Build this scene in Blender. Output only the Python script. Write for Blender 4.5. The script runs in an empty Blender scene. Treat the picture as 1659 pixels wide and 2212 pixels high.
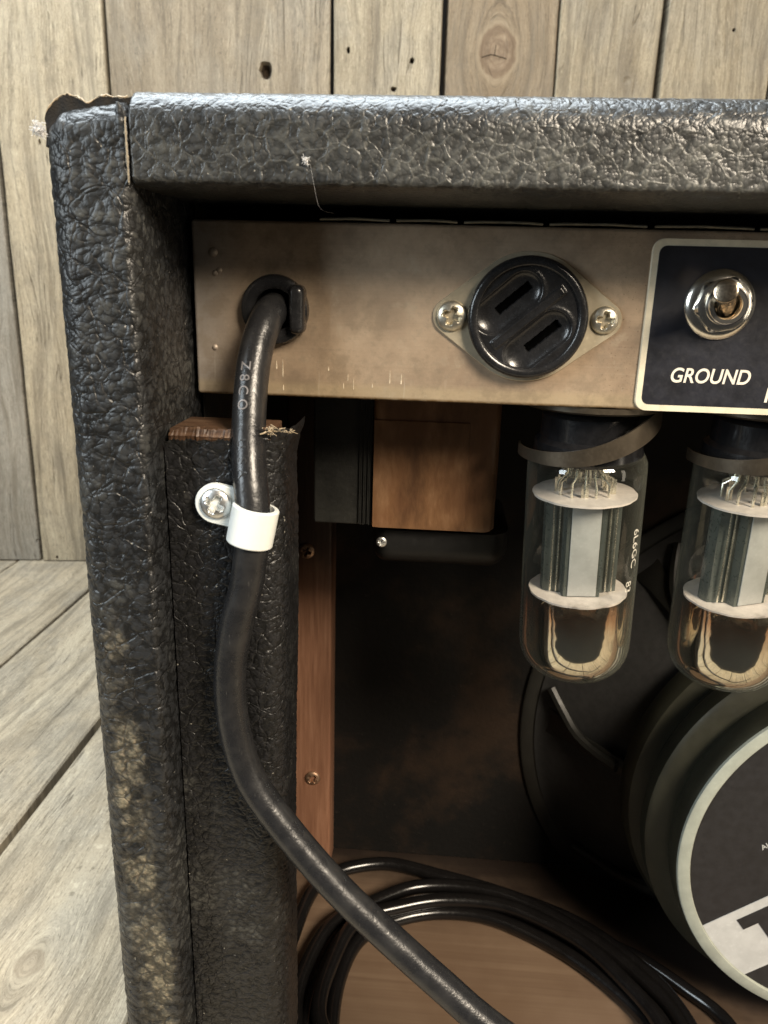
import bpy, math, random
import numpy as np
from mathutils import Matrix, Vector, geometry, noise as mnoise

random.seed(7)
C = bpy.context.scene.collection
SC = bpy.context.scene
ZO = 400.0          # millimetres from the wooden floor up to the modelling origin (lens height)

# ------------------------------------------------------------------ camera, world, lamps, exposure
cam = bpy.data.cameras.new("camera")
cam.sensor_fit = 'HORIZONTAL'
cam.sensor_width = 36.0
cam.lens = 36.0 * 1671.0 / 1659.0
cam.clip_start = 0.01
cam.clip_end = 50.0
camo = bpy.data.objects.new("camera", cam)
C.objects.link(camo)
rot = Matrix(((0.9966, -0.047963, 0.066995), (0.078015, 0.287733, -0.954528), (0.026505, 0.956509, 0.290497)))
camo.matrix_world = Matrix.Translation((0.0, -0.205, 0.400)) @ rot.to_4x4()
cam.dof.use_dof = True
cam.dof.focus_distance = 0.262
cam.dof.aperture_fstop = 40.0
SC.camera = camo

world = bpy.data.worlds.new("World")
SC.world = world
world.use_nodes = True
world.node_tree.nodes["Background"].inputs[0].default_value = (0.95, 0.93, 0.88, 1)
world.node_tree.nodes["Background"].inputs[1].default_value = 0.035

SC.view_settings.view_transform = 'Standard'
SC.view_settings.look = 'None'
SC.view_settings.gamma = 1.0
SC.view_settings.exposure = 0.0
SC.cycles.use_denoising = True
SC.cycles.max_bounces = 10
SC.cycles.transparent_max_bounces = 24
SC.cycles.sample_clamp_indirect = 4.0


def area(name, loc, target, sx, sy, watts, col):
    l = bpy.data.lights.new(name, 'AREA')
    l.shape = 'RECTANGLE'
    l.size, l.size_y = sx, sy
    l.energy = watts
    l.color = col
    o = bpy.data.objects.new(name, l)
    C.objects.link(o)
    o.location = loc
    o.rotation_euler = (Vector(target) - Vector(loc)).to_track_quat('-Z', 'Y').to_euler()
    return o


area("window_light", (-0.35, 0.28, 1.40), (-0.34, 0.28, 0.35), 0.9, 1.1, 42.0, (0.85, 0.94, 1.0))
area("room_lamp", (0.80, -0.95, 1.20), (0.05, 0.05, 0.33), 0.50, 0.50, 50.0, (1.0, 0.86, 0.68))
area("lamp_strip", (1.15, -0.50, 0.50), (0.0, 0.05, 0.33), 0.16, 0.8, 1.4, (1.0, 0.88, 0.70))
area("room_window", (-1.05, -0.70, 0.80), (0.0, 0.1, 0.3), 0.30, 0.9, 13.0, (0.84, 0.94, 1.0))


# ------------------------------------------------------------------ node helper
class NG:
    def __init__(s, name):
        s.m = bpy.data.materials.new(name)
        s.m.use_nodes = True
        s.t = s.m.node_tree
        s.b = s.t.nodes["Principled BSDF"]
        s.out = s.t.nodes["Material Output"]

    def n(s, typ, **kw):
        x = s.t.nodes.new(typ)
        for k, v in kw.items():
            setattr(x, k, v)
        return x

    def put(s, sock, v):
        if v is None:
            return
        if isinstance(v, bpy.types.NodeSocket):
            s.t.links.new(v, sock)
        else:
            sock.default_value = v

    def math(s, op, a, b=None, c=None, clamp=False):
        x = s.n('ShaderNodeMath', operation=op, use_clamp=clamp)
        s.put(x.inputs[0], a)
        if b is not None:
            s.put(x.inputs[1], b)
        if c is not None:
            s.put(x.inputs[2], c)
        return x.outputs[0]

    def vmath(s, op, a, b=None, scale=None):
        x = s.n('ShaderNodeVectorMath', operation=op)
        s.put(x.inputs[0], a)
        if b is not None:
            s.put(x.inputs[1], b)
        if scale is not None:
            s.put(x.inputs[3], scale)
        return x.outputs[0] if op not in ('LENGTH', 'DOT_PRODUCT', 'DISTANCE') else x.outputs[1]

    def pos(s):      # world position in mm, lens height = 0
        g = s.n('ShaderNodeNewGeometry')
        v = s.vmath('SCALE', g.outputs['Position'], scale=1000.0)
        return s.vmath('SUBTRACT', v, (0, 0, ZO))

    def obj(s):      # object coordinates in mm
        g = s.n('ShaderNodeTexCoord')
        return s.vmath('SCALE', g.outputs['Object'], scale=1000.0)

    def sep(s, v):
        x = s.n('ShaderNodeSeparateXYZ')
        s.put(x.inputs[0], v)
        return x.outputs

    def comb(s, a, b, c):
        x = s.n('ShaderNodeCombineXYZ')
        for i, v in enumerate((a, b, c)):
            s.put(x.inputs[i], v)
        return x.outputs[0]

    def noise(s, v, scale, detail=2.0, rough=0.5, dist=0.0):
        x = s.n('ShaderNodeTexNoise')
        s.put(x.inputs['Vector'], v)
        x.inputs['Scale'].default_value = scale
        x.inputs['Detail'].default_value = detail
        x.inputs['Roughness'].default_value = rough
        x.inputs['Distortion'].default_value = dist
        return x.outputs

    def voro(s, v, scale, feature='DISTANCE_TO_EDGE', rnd=1.0):
        x = s.n('ShaderNodeTexVoronoi', feature=feature)
        s.put(x.inputs['Vector'], v)
        x.inputs['Scale'].default_value = scale
        x.inputs['Randomness'].default_value = rnd
        return x.outputs[0]

    def smooth(s, v, lo, hi, a=0.0, b=1.0):
        x = s.n('ShaderNodeMapRange', interpolation_type='SMOOTHSTEP')
        s.put(x.inputs[0], v)
        for i, q in enumerate((lo, hi, a, b)):
            x.inputs[i + 1].default_value = q
        return x.outputs[0]

    def mix(s, f, a, b, blend='MIX'):
        x = s.n('ShaderNodeMix', data_type='RGBA', blend_type=blend)
        s.put(x.inputs[0], f)
        s.put(x.inputs[6], a if isinstance(a, bpy.types.NodeSocket) else (*a[:3], 1))
        s.put(x.inputs[7], b if isinstance(b, bpy.types.NodeSocket) else (*b[:3], 1))
        return x.outputs[2]

    def ramp(s, f, stops):
        x = s.n('ShaderNodeValToRGB')
        s.put(x.inputs[0], f)
        e = x.color_ramp.elements
        while len(e) < len(stops):
            e.new(0.5)
        for i, (p, c) in enumerate(stops):
            e[i].position = p
            e[i].color = (*c, 1)
        return x.outputs[0]

    def bump(s, h, dist_mm, strength=1.0):
        x = s.n('ShaderNodeBump')
        x.inputs['Strength'].default_value = strength
        x.inputs['Distance'].default_value = dist_mm / 1000.0
        s.put(x.inputs['Height'], h)
        s.t.links.new(x.outputs[0], s.b.inputs['Normal'])

    def set(s, col=None, rough=None, metal=None, spec=None):
        if col is not None:
            s.put(s.b.inputs['Base Color'], col if isinstance(col, bpy.types.NodeSocket) else (*col, 1))
        if rough is not None:
            s.put(s.b.inputs['Roughness'], rough)
        if metal is not None:
            s.put(s.b.inputs['Metallic'], metal)
        if spec is not None:
            s.put(s.b.inputs['Specular IOR Level'], spec)
        return s.m


def simple(name, col, rough=0.5, metal=0.0, spec=0.5, var=0.25, scale=0.25, bump=0.0, rvar=0.12):
    g = NG(name)
    p = g.obj()
    n = g.noise(p, scale, 4.0, 0.6)[0]
    n2 = g.noise(p, scale * 6, 3.0, 0.6)[0]
    a = tuple(c * (1 - var) for c in col)
    b = tuple(min(1, c * (1 + var)) for c in col)
    c = g.mix(g.smooth(n, 0.3, 0.7), a, b)
    c = g.mix(g.smooth(n2, 0.55, 0.8, 0, 0.25), c, tuple(min(1.0, q * 1.5 + 0.01) for q in col))
    r = g.math('ADD', g.math('MULTIPLY', g.math('SUBTRACT', n2, 0.5), rvar * 2), rough)
    if bump:
        g.bump(n2, bump)
    return g.set(c, r, metal, spec)


# ------------------------------------------------------------------ materials
def tolex(name, pebble, dust_fn, wear_fn=None, scale=1.0, depth=0.9, base=(0.019, 0.020, 0.0215), rough=0.40):
    """black embossed vinyl: wrinkled leather grain, dust caught on the grain, worn through to the cloth"""
    g = NG(name)
    p = g.pos()
    w = g.noise(p, 0.18 * scale, 2.0, 0.5)[1]
    w = g.vmath('SCALE', g.vmath('SUBTRACT', w, (0.5, 0.5, 0.5)), scale=3.4 / scale)
    q = g.vmath('ADD', p, w)
    q = g.vmath('MULTIPLY', q, (0.85, 1.0, 1.0) if pebble else (1.0, 1.0, 0.9))
    f1 = g.voro(q, 0.40 * scale, 'F1')
    f2 = g.voro(q, 0.88 * scale, 'F1')
    b1 = g.math('SUBTRACT', 1.0, g.math('MULTIPLY', g.math('MULTIPLY', f1, f1), 1.7))
    b2 = g.math('SUBTRACT', 1.0, g.math('MULTIPLY', g.math('MULTIPLY', f2, f2), 1.7))
    n = g.noise(p, 0.10 * scale, 3.0, 0.5)[0]
    w2 = g.noise(p, 0.09 * scale, 2.0, 0.5)[1]
    q2 = g.vmath('ADD', p, g.vmath('SCALE', g.vmath('SUBTRACT', w2, (0.5, 0.5, 0.5)), scale=9.0 / scale))
    d1 = g.voro(q2, 0.15 * scale)
    line = g.smooth(d1, 0.085, 0.0)
    cell = g.math('ADD', g.math('MULTIPLY', b1, 0.62), g.math('MULTIPLY', b2, 0.30))
    if pebble:      # rounded grains with creases between groups of them
        h = g.math('SUBTRACT', cell, g.math('MULTIPLY', line, 0.38))
    else:           # soft grain with raised wrinkles
        h = g.math('ADD', cell, g.math('MULTIPLY', line, 0.28))
    h = g.math('ADD', h, g.math('MULTIPLY', n, 0.7))
    xyz = g.sep(p)
    dust = dust_fn(g, p, xyz)
    top = g.smooth(h, 0.80, 1.25) if pebble else g.math('MAXIMUM', g.smooth(h, 0.80, 1.75), g.math('MULTIPLY', g.smooth(d1, 0.10, 0.015), 0.45))
    fine = g.noise(p, 1.4, 3.0, 0.7)[0]
    d = g.math('MULTIPLY', g.math('MULTIPLY', dust, top), g.smooth(fine, 0.25, 0.65, 0.35, 1.0), clamp=True)
    crease = g.smooth(cell, 0.62, 0.38)
    cb = g.mix(g.math('MULTIPLY', crease, 0.8), base, (0.004, 0.004, 0.004))  # creases darkened in the colour, in place of cavity shade
    c = g.mix(d, cb, (0.160, 0.158, 0.132))
    film = g.math('MULTIPLY', dust, 0.14 if pebble else 0.24)
    c = g.mix(film, c, (0.19, 0.19, 0.175))
    if wear_fn:
        wv = wear_fn(g, p, xyz, h)
        tan = g.ramp(g.noise(p, 0.7, 4.0, 0.6)[0], [(0.3, (0.055, 0.050, 0.036)), (0.52, (0.165, 0.145, 0.098)), (0.75, (0.36, 0.28, 0.19))])
        c = g.mix(wv, c, tan)
        r = g.math('ADD', rough, g.math('ADD', g.math('MULTIPLY', d, 0.3), g.math('MULTIPLY', wv, 0.45)), clamp=True)
    else:
        r = g.math('ADD', rough, g.math('MULTIPLY', d, 0.45), clamp=True)
    specks = g.smooth(g.noise(p, 0.8, 1.0)[0], 0.76, 0.80)
    c = g.mix(g.math('MULTIPLY', specks, 0.55), c, (0.35, 0.33, 0.28))
    g.set(c, r, 0.0, 0.5)
    dn = g.n('ShaderNodeDisplacement')
    g.put(dn.inputs['Height'], h)
    dn.inputs['Midlevel'].default_value = 1.0
    dn.inputs['Scale'].default_value = depth / 1000.0
    g.t.links.new(dn.outputs[0], g.out.inputs['Displacement'])
    g.m.displacement_method = 'BOTH'
    return g.m


def dust_top(g, p, xyz):
    x = g.smooth(xyz[0], -95, 70, 0.30, 1.0)
    n = g.smooth(g.noise(p, 0.035, 3.0)[0], 0.30, 0.62, 0.25, 1.0)
    low = g.smooth(xyz[2], 38, 30, 0.35, 1.0)
    return g.math('MULTIPLY', g.math('MULTIPLY', x, n), low)


def dust_side(g, p, xyz):
    n = g.smooth(g.noise(p, 0.03, 3.0)[0], 0.42, 0.68, 0.0, 0.6)
    z = g.smooth(xyz[2], -20, -200, 0.45, 1.1)
    return g.math('MULTIPLY', n, z)


def dust_batten(g, p, xyz):
    return g.smooth(g.noise(p, 0.05, 3.0)[0], 0.52, 0.72, 0.0, 0.30)


def wear_side(g, p, xyz, h):
    """rubbed patches along the back edge, mostly low down"""
    sx = g.math('ADD', g.math('MULTIPLY', g.math('ADD', xyz[2], 150), -0.05), -94.5)
    s = g.math('ABSOLUTE', g.math('SUBTRACT', xyz[0], sx))
    w = g.smooth(s, 8.0, 2.5)
    z = g.smooth(xyz[2], -85, -165)
    n = g.smooth(g.noise(g.vmath('MULTIPLY', p, (0.9, 1.0, 1.4)), 0.075, 5.0, 0.7)[0], 0.40, 0.62)
    back = g.smooth(xyz[1], 3.5, 1.0)
    v = g.math('MULTIPLY', g.math('MULTIPLY', w, z), g.math('MULTIPLY', g.math('MULTIPLY', n, 0.85), back))
    # three bigger rubbed spots
    for (cx, cz, rx, rz, a) in ((-96.5, -163, 3.4, 5.0, 1.0), (-88.0, -232, 5.4, 21, 0.95), (-93.5, -147, 5.6, 13, 0.75), (-91.0, -193, 4.6, 10, 0.9), (-95, -108, 4.5, 7, 0.45)):
        dx = g.math('DIVIDE', g.math('SUBTRACT', xyz[0], cx), rx)
        dz = g.math('DIVIDE', g.math('SUBTRACT', xyz[2], cz), rz)
        r = g.math('SQRT', g.math('ADD', g.math('MULTIPLY', dx, dx), g.math('MULTIPLY', dz, dz)))
        r = g.math('ADD', r, g.math('MULTIPLY', g.math('SUBTRACT', g.noise(p, 0.3, 3.0)[0], 0.5), 1.2))
        k = g.math('MULTIPLY', g.math('MULTIPLY', g.smooth(r, 1.05, 0.6), a), back)
        v = g.math('MAXIMUM', v, k)
    return g.math('MULTIPLY', v, g.smooth(h, 0.6, 1.1, 0.3, 1.0), clamp=True)


M = {}
M['tolex_top'] = tolex("wrinkled_vinyl_top", False, dust_top, None, 1.3, 0.20, base=(0.024, 0.025, 0.026), rough=0.33)
M['tolex_side'] = tolex("pebbled_vinyl_side", True, dust_side, wear_side, 0.85, 0.44)
M['tolex_batten'] = tolex("black_vinyl_batten", True, dust_batten, None, 1.1, 0.34, base=(0.011, 0.011, 0.012), rough=0.40)


def chassis_mat():
    g = NG("aged_plated_steel")
    p = g.pos()
    xyz = g.sep(p)
    n = g.noise(p, 0.045, 5.0, 0.65)[0]
    n2 = g.noise(p, 0.30, 5.0, 0.7)[0]
    sp = g.noise(p, 1.5, 2.0, 0.5)[0]
    c = g.ramp(n, [(0.30, (0.345, 0.255, 0.180)), (0.5, (0.470, 0.352, 0.245)), (0.70, (0.58, 0.445, 0.315))])
    c = g.mix(g.smooth(n2, 0.48, 0.70, 0, 0.45), c, (0.29, 0.235, 0.17))
    c = g.mix(g.smooth(n2, 0.38, 0.25, 0, 0.5), c, (0.62, 0.55, 0.42))
    # left end greyed: weaker, cooler window light painted into the colour
    c = g.mix(g.smooth(xyz[0], -58, -79, 0, 0.75), c, (0.38, 0.36, 0.34))
    # vertical run marks low on the face
    st = g.noise(g.vmath('MULTIPLY', p, (0.45, 1, 0.035)), 1.0, 3.0, 0.6)[0]
    run = g.math('MULTIPLY', g.smooth(st, 0.60, 0.72), g.math('MULTIPLY', g.smooth(xyz[2], -22, -29), g.smooth(xyz[0], 20, -15)))
    c = g.mix(g.math('MULTIPLY', run, 0.45), c, (0.75, 0.70, 0.58))
    br = g.noise(g.vmath('MULTIPLY', p, (0.02, 1, 1.6)), 1.0, 3.0, 0.7)[0]
    c = g.mix(g.smooth(br, 0.5, 0.75, 0, 0.12), c, (0.62, 0.54, 0.42))
    c = g.mix(g.smooth(br, 0.48, 0.28, 0, 0.14), c, (0.20, 0.155, 0.11))
    # dark pitting right of the outlet
    pit = g.math('MULTIPLY', g.smooth(sp, 0.64, 0.70), g.smooth(xyz[0], 36, 54))
    pit = g.math('MAXIMUM', pit, g.math('MULTIPLY', g.smooth(sp, 0.69, 0.74), 0.5))
    c = g.mix(g.math('MULTIPLY', pit, 0.6), c, (0.10, 0.07, 0.04))
    c = g.mix(g.math('MULTIPLY', g.smooth(xyz[2], -31.5, -34.5), 0.45), c, (0.62, 0.50, 0.31))
    c = g.mix(g.math('MULTIPLY', g.smooth(xyz[2], -36.2, -37.3), g.smooth(n2, 0.35, 0.6, 0.35, 1.0)), c, (0.22, 0.13, 0.05))
    n3 = g.noise(p, 0.11, 5.0, 0.7)[0]
    c = g.mix(g.smooth(n3, 0.47, 0.66, 0, 0.40), c, (0.25, 0.195, 0.135))
    c = g.mix(g.smooth(n3, 0.44, 0.30, 0, 0.30), c, (0.58, 0.49, 0.36))
    r = g.math('ADD', g.math('MULTIPLY', n2, 0.25), 0.42)
    g.bump(g.math('ADD', g.math('MULTIPLY', n2, 0.6), g.math('MULTIPLY', sp, 0.4)), 0.06)
    return g.set(c, r, 0.55, 0.5)


M['chassis'] = chassis_mat()
M['plate_zinc'] = simple("bright_zinc_plate", (0.56, 0.49, 0.36), 0.40, 0.6, var=0.12, scale=0.15)
M['screw'] = simple("nickel_screw", (0.62, 0.58, 0.48), 0.36, 0.9, var=0.15, scale=0.3)
M['screw_new'] = simple("bright_zinc_screw", (0.80, 0.80, 0.78), 0.32, 0.95, var=0.1, scale=0.4)
M['screw_old'] = simple("bronzed_screw", (0.40, 0.26, 0.17), 0.38, 0.85, var=0.25, scale=0.4)
M['chrome'] = NG('chrome_plating').set((0.88, 0.85, 0.78), 0.2, 1.0)
M['lever'] = simple("tarnished_brass_lever", (0.56, 0.46, 0.34), 0.20, 1.0, var=0.2, scale=0.4)
M['bakelite'] = simple("black_moulded_plastic", (0.014, 0.014, 0.015), 0.24, 0.0, 0.55, scale=0.2, bump=0.05)
M['slot'] = simple("dark_slot", (0.001, 0.001, 0.001), 1.0, spec=0.0)  # matte near-black standing in for the shade inside slots and openings
def cord_mat():
    g = NG("black_rubber_jacket")
    p = g.pos()
    n = g.noise(p, 0.12, 4.0, 0.65)[0]
    n2 = g.noise(p, 0.9, 4.0, 0.7)[0]
    sc = g.noise(g.vmath('MULTIPLY', p, (1.6, 1.6, 0.25)), 1.0, 3.0, 0.7)[0]
    c = g.mix(g.smooth(n, 0.42, 0.68, 0, 0.4), (0.014, 0.014, 0.015), (0.034, 0.033, 0.032))
    c = g.mix(g.smooth(sc, 0.62, 0.74, 0, 0.30), c, (0.12, 0.115, 0.105))
    c = g.mix(g.smooth(n2, 0.68, 0.76, 0, 0.22), c, (0.15, 0.14, 0.12))
    g.bump(g.math('ADD', g.math('MULTIPLY', n, 0.8), g.math('MULTIPLY', n2, 0.2)), 0.35)
    return g.set(c, g.math('ADD', 0.17, g.math('MULTIPLY', n, 0.22)), 0.0, 0.5)


M['cable'] = cord_mat()
M['cable_gloss'] = simple("glossy_black_jacket", (0.006, 0.0055, 0.0055), 0.20, 0.0, 0.5, var=0.15, scale=0.1)
M['cable_print'] = simple("grey_raised_print", (0.16, 0.15, 0.15), 0.35)
M['cable_relief'] = simple("black_raised_print", (0.03, 0.03, 0.03), 0.3)
M['black_panel'] = simple("black_enamel_panel", (0.016, 0.017, 0.023), 0.38, 0.0, 0.5, var=0.3, scale=0.12, bump=0.02)
M['cream'] = simple("cream_print", (0.66, 0.60, 0.46), 0.45, var=0.08)
M['letter'] = simple("silver_cream_letters", (0.74, 0.69, 0.60), 0.45, var=0.08)
M['bakelite_base'] = simple("brown_black_base", (0.010, 0.010, 0.011), 0.2, 0.0, 0.6)
M['clamp'] = simple("dull_steel_band", (0.10, 0.082, 0.060), 0.36, 0.7, var=0.15, scale=0.15)
M['mica'] = simple("pink_white_mica", (0.62, 0.55, 0.52), 0.5, var=0.1)
M['anode'] = simple("grey_anode", (0.10, 0.112, 0.105), 0.30, 0.5, var=0.15, scale=0.12)
M['anode_light'] = simple("light_anode_face", (0.44, 0.44, 0.44), 0.42, 0.3, var=0.1, scale=0.12)
M['wire'] = simple("nickel_wire", (0.70, 0.66, 0.56), 0.25, 0.9)
M['core'] = simple("black_lamination", (0.018, 0.018, 0.016), 0.5, 0.2, var=0.3, scale=0.1, bump=0.1)
M['bell'] = simple("black_steel_bell", (0.004, 0.004, 0.004), 0.5, 0.0, var=0.3, scale=0.06)
M['rim'] = simple("pale_green_grey_enamel", (0.36, 0.385, 0.335), 0.42, 0.1, var=0.10, scale=0.1)
M['olive'] = simple("olive_grey_enamel", (0.022, 0.022, 0.014), 0.5, 0.1, var=0.2, scale=0.06)
M['frame'] = simple("dark_grey_casting", (0.015, 0.015, 0.013), 0.45, 0.2, var=0.2, scale=0.06)
M['cone'] = simple("black_paper_cone", (0.012, 0.012, 0.012), 0.8)
M['label'] = simple("black_label", (0.015, 0.015, 0.017), 0.45, var=0.2)
M['label_white'] = simple("grey_white_print", (0.46, 0.47, 0.47), 0.5, var=0.08, scale=0.1)
def baffle_mat():
    g = NG("black_painted_board")
    p = g.pos()
    n = g.noise(p, 0.016, 5.0, 0.6)[0]
    n2 = g.noise(p, 0.35, 3.0, 0.6)[0]
    c = g.mix(g.smooth(n, 0.46, 0.66), (0.0055, 0.005, 0.0045), (0.026, 0.016, 0.010))
    c = g.mix(g.smooth(n2, 0.66, 0.76, 0, 0.30), c, (0.06, 0.05, 0.04))
    g.bump(n2, 0.25)
    return g.set(c, 0.75, 0.0, 0.25)


M['dark_board'] = baffle_mat()
M['lint'] = simple("grey_lint", (0.55, 0.54, 0.53), 0.9)
M['hole'] = simple("dark_hole_shade", (0.035, 0.022, 0.012), 0.9)  # shade inside the plank holes, put in as a dark colour
M['backing'] = simple("dark_backing", (0.02, 0.015, 0.01), 0.9)
M['foil'] = simple("dull_foil_edge", (0.22, 0.21, 0.17), 0.4, 0.7, var=0.2)


def nylon():
    g = NG("white_nylon")
    g.set((0.74, 0.76, 0.73), 0.35, 0.0, 0.5)
    g.b.inputs['Subsurface Weight'].default_value = 0.35
    g.b.inputs['Subsurface Radius'].default_value = (0.002, 0.002, 0.0018)
    n = g.noise(g.obj(), 0.6, 3.0)[0]
    g.bump(n, 0.05)
    return g.m


M['nylon'] = nylon()


def paper_mat():
    g = NG("brown_kraft_winding_paper")
    p = g.pos()
    n = g.noise(g.vmath('MULTIPLY', p, (0.35, 1, 0.12)), 0.25, 5.0, 0.65)[0]
    n2 = g.noise(p, 0.06, 3.0)[0]
    c = g.ramp(n, [(0.34, (0.085, 0.042, 0.020)), (0.52, (0.165, 0.086, 0.040)), (0.68, (0.26, 0.15, 0.08))])
    c = g.mix(g.smooth(n2, 0.4, 0.65, 0, 0.5), c, (0.14, 0.065, 0.03))
    g.bump(n, 0.5)
    return g.set(c, 0.42, 0.0, 0.5)


M['paper'] = paper_mat()


def raw_wood(name, cols, axis, sc=1.0):
    g = NG(name)
    p = g.pos()
    st = [0.5, 0.5, 0.5]
    st[axis] = 0.03
    n = g.noise(g.vmath('MULTIPLY', p, tuple(st)), sc, 4.0, 0.6)[0]
    st2 = [0.06, 0.06, 0.06]
    st2[axis] = 0.012
    n2 = g.noise(g.vmath('MULTIPLY', p, tuple(st2)), 1.0, 3.0)[0]
    c = g.ramp(n, [(0.28, cols[0]), (0.52, cols[1]), (0.78, cols[2])])
    c = g.mix(g.smooth(n2, 0.35, 0.7, 0, 0.6), c, cols[0])
    g.bump(n, 0.2)
    return g.set(c, 0.5, 0.0, 0.4)


def cleat_shade(m):
    """chassis shadow painted into the colour at the upper end of the cleat"""
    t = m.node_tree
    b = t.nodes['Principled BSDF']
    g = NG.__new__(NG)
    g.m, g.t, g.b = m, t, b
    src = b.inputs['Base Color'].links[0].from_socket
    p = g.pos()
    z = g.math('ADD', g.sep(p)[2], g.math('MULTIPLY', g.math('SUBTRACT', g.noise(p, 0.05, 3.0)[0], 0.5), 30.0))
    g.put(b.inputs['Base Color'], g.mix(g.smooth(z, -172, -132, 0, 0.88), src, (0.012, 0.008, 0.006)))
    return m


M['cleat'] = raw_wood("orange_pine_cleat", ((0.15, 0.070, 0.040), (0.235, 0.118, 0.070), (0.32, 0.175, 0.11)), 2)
cleat_shade(M['cleat'])
M['inner_wood'] = raw_wood("brown_inside_board", ((0.16, 0.10, 0.062), (0.215, 0.145, 0.092), (0.265, 0.185, 0.122)), 0, 0.6)
def inner_floor():
    g = NG("brown_board_with_painted_shade")
    p = g.pos()
    xyz = g.sep(p)
    n = g.noise(g.vmath('MULTIPLY', p, (0.006, 0.30, 0.3)), 1.0, 4.0, 0.6)[0]
    n2 = g.noise(p, 0.018, 4.0, 0.6)[0]
    c = g.ramp(n, [(0.25, (0.145, 0.096, 0.064)), (0.52, (0.175, 0.120, 0.080)), (0.80, (0.205, 0.145, 0.098))])
    c = g.mix(g.smooth(n2, 0.38, 0.65, 0, 0.5), c, (0.12, 0.075, 0.047))
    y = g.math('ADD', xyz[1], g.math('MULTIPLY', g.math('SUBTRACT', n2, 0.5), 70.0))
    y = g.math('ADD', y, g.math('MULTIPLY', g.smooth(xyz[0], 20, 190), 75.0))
    c = g.mix(g.smooth(y, 150, 205, 0, 0.93), c, (0.012, 0.009, 0.008))  # shade deep inside and beside the speaker painted into the colour
    g.bump(n, 0.12)
    return g.set(c, 0.5, 0.0, 0.35)


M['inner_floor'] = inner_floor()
M['torn_wood'] = raw_wood("splintered_orange_wood", ((0.026, 0.014, 0.008), (0.085, 0.045, 0.025), (0.22, 0.145, 0.09)), 0, 2.0)
M['fray'] = raw_wood("frayed_tan_cloth", ((0.26, 0.20, 0.13), (0.42, 0.34, 0.23), (0.55, 0.46, 0.33)), 2, 3.0)


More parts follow.
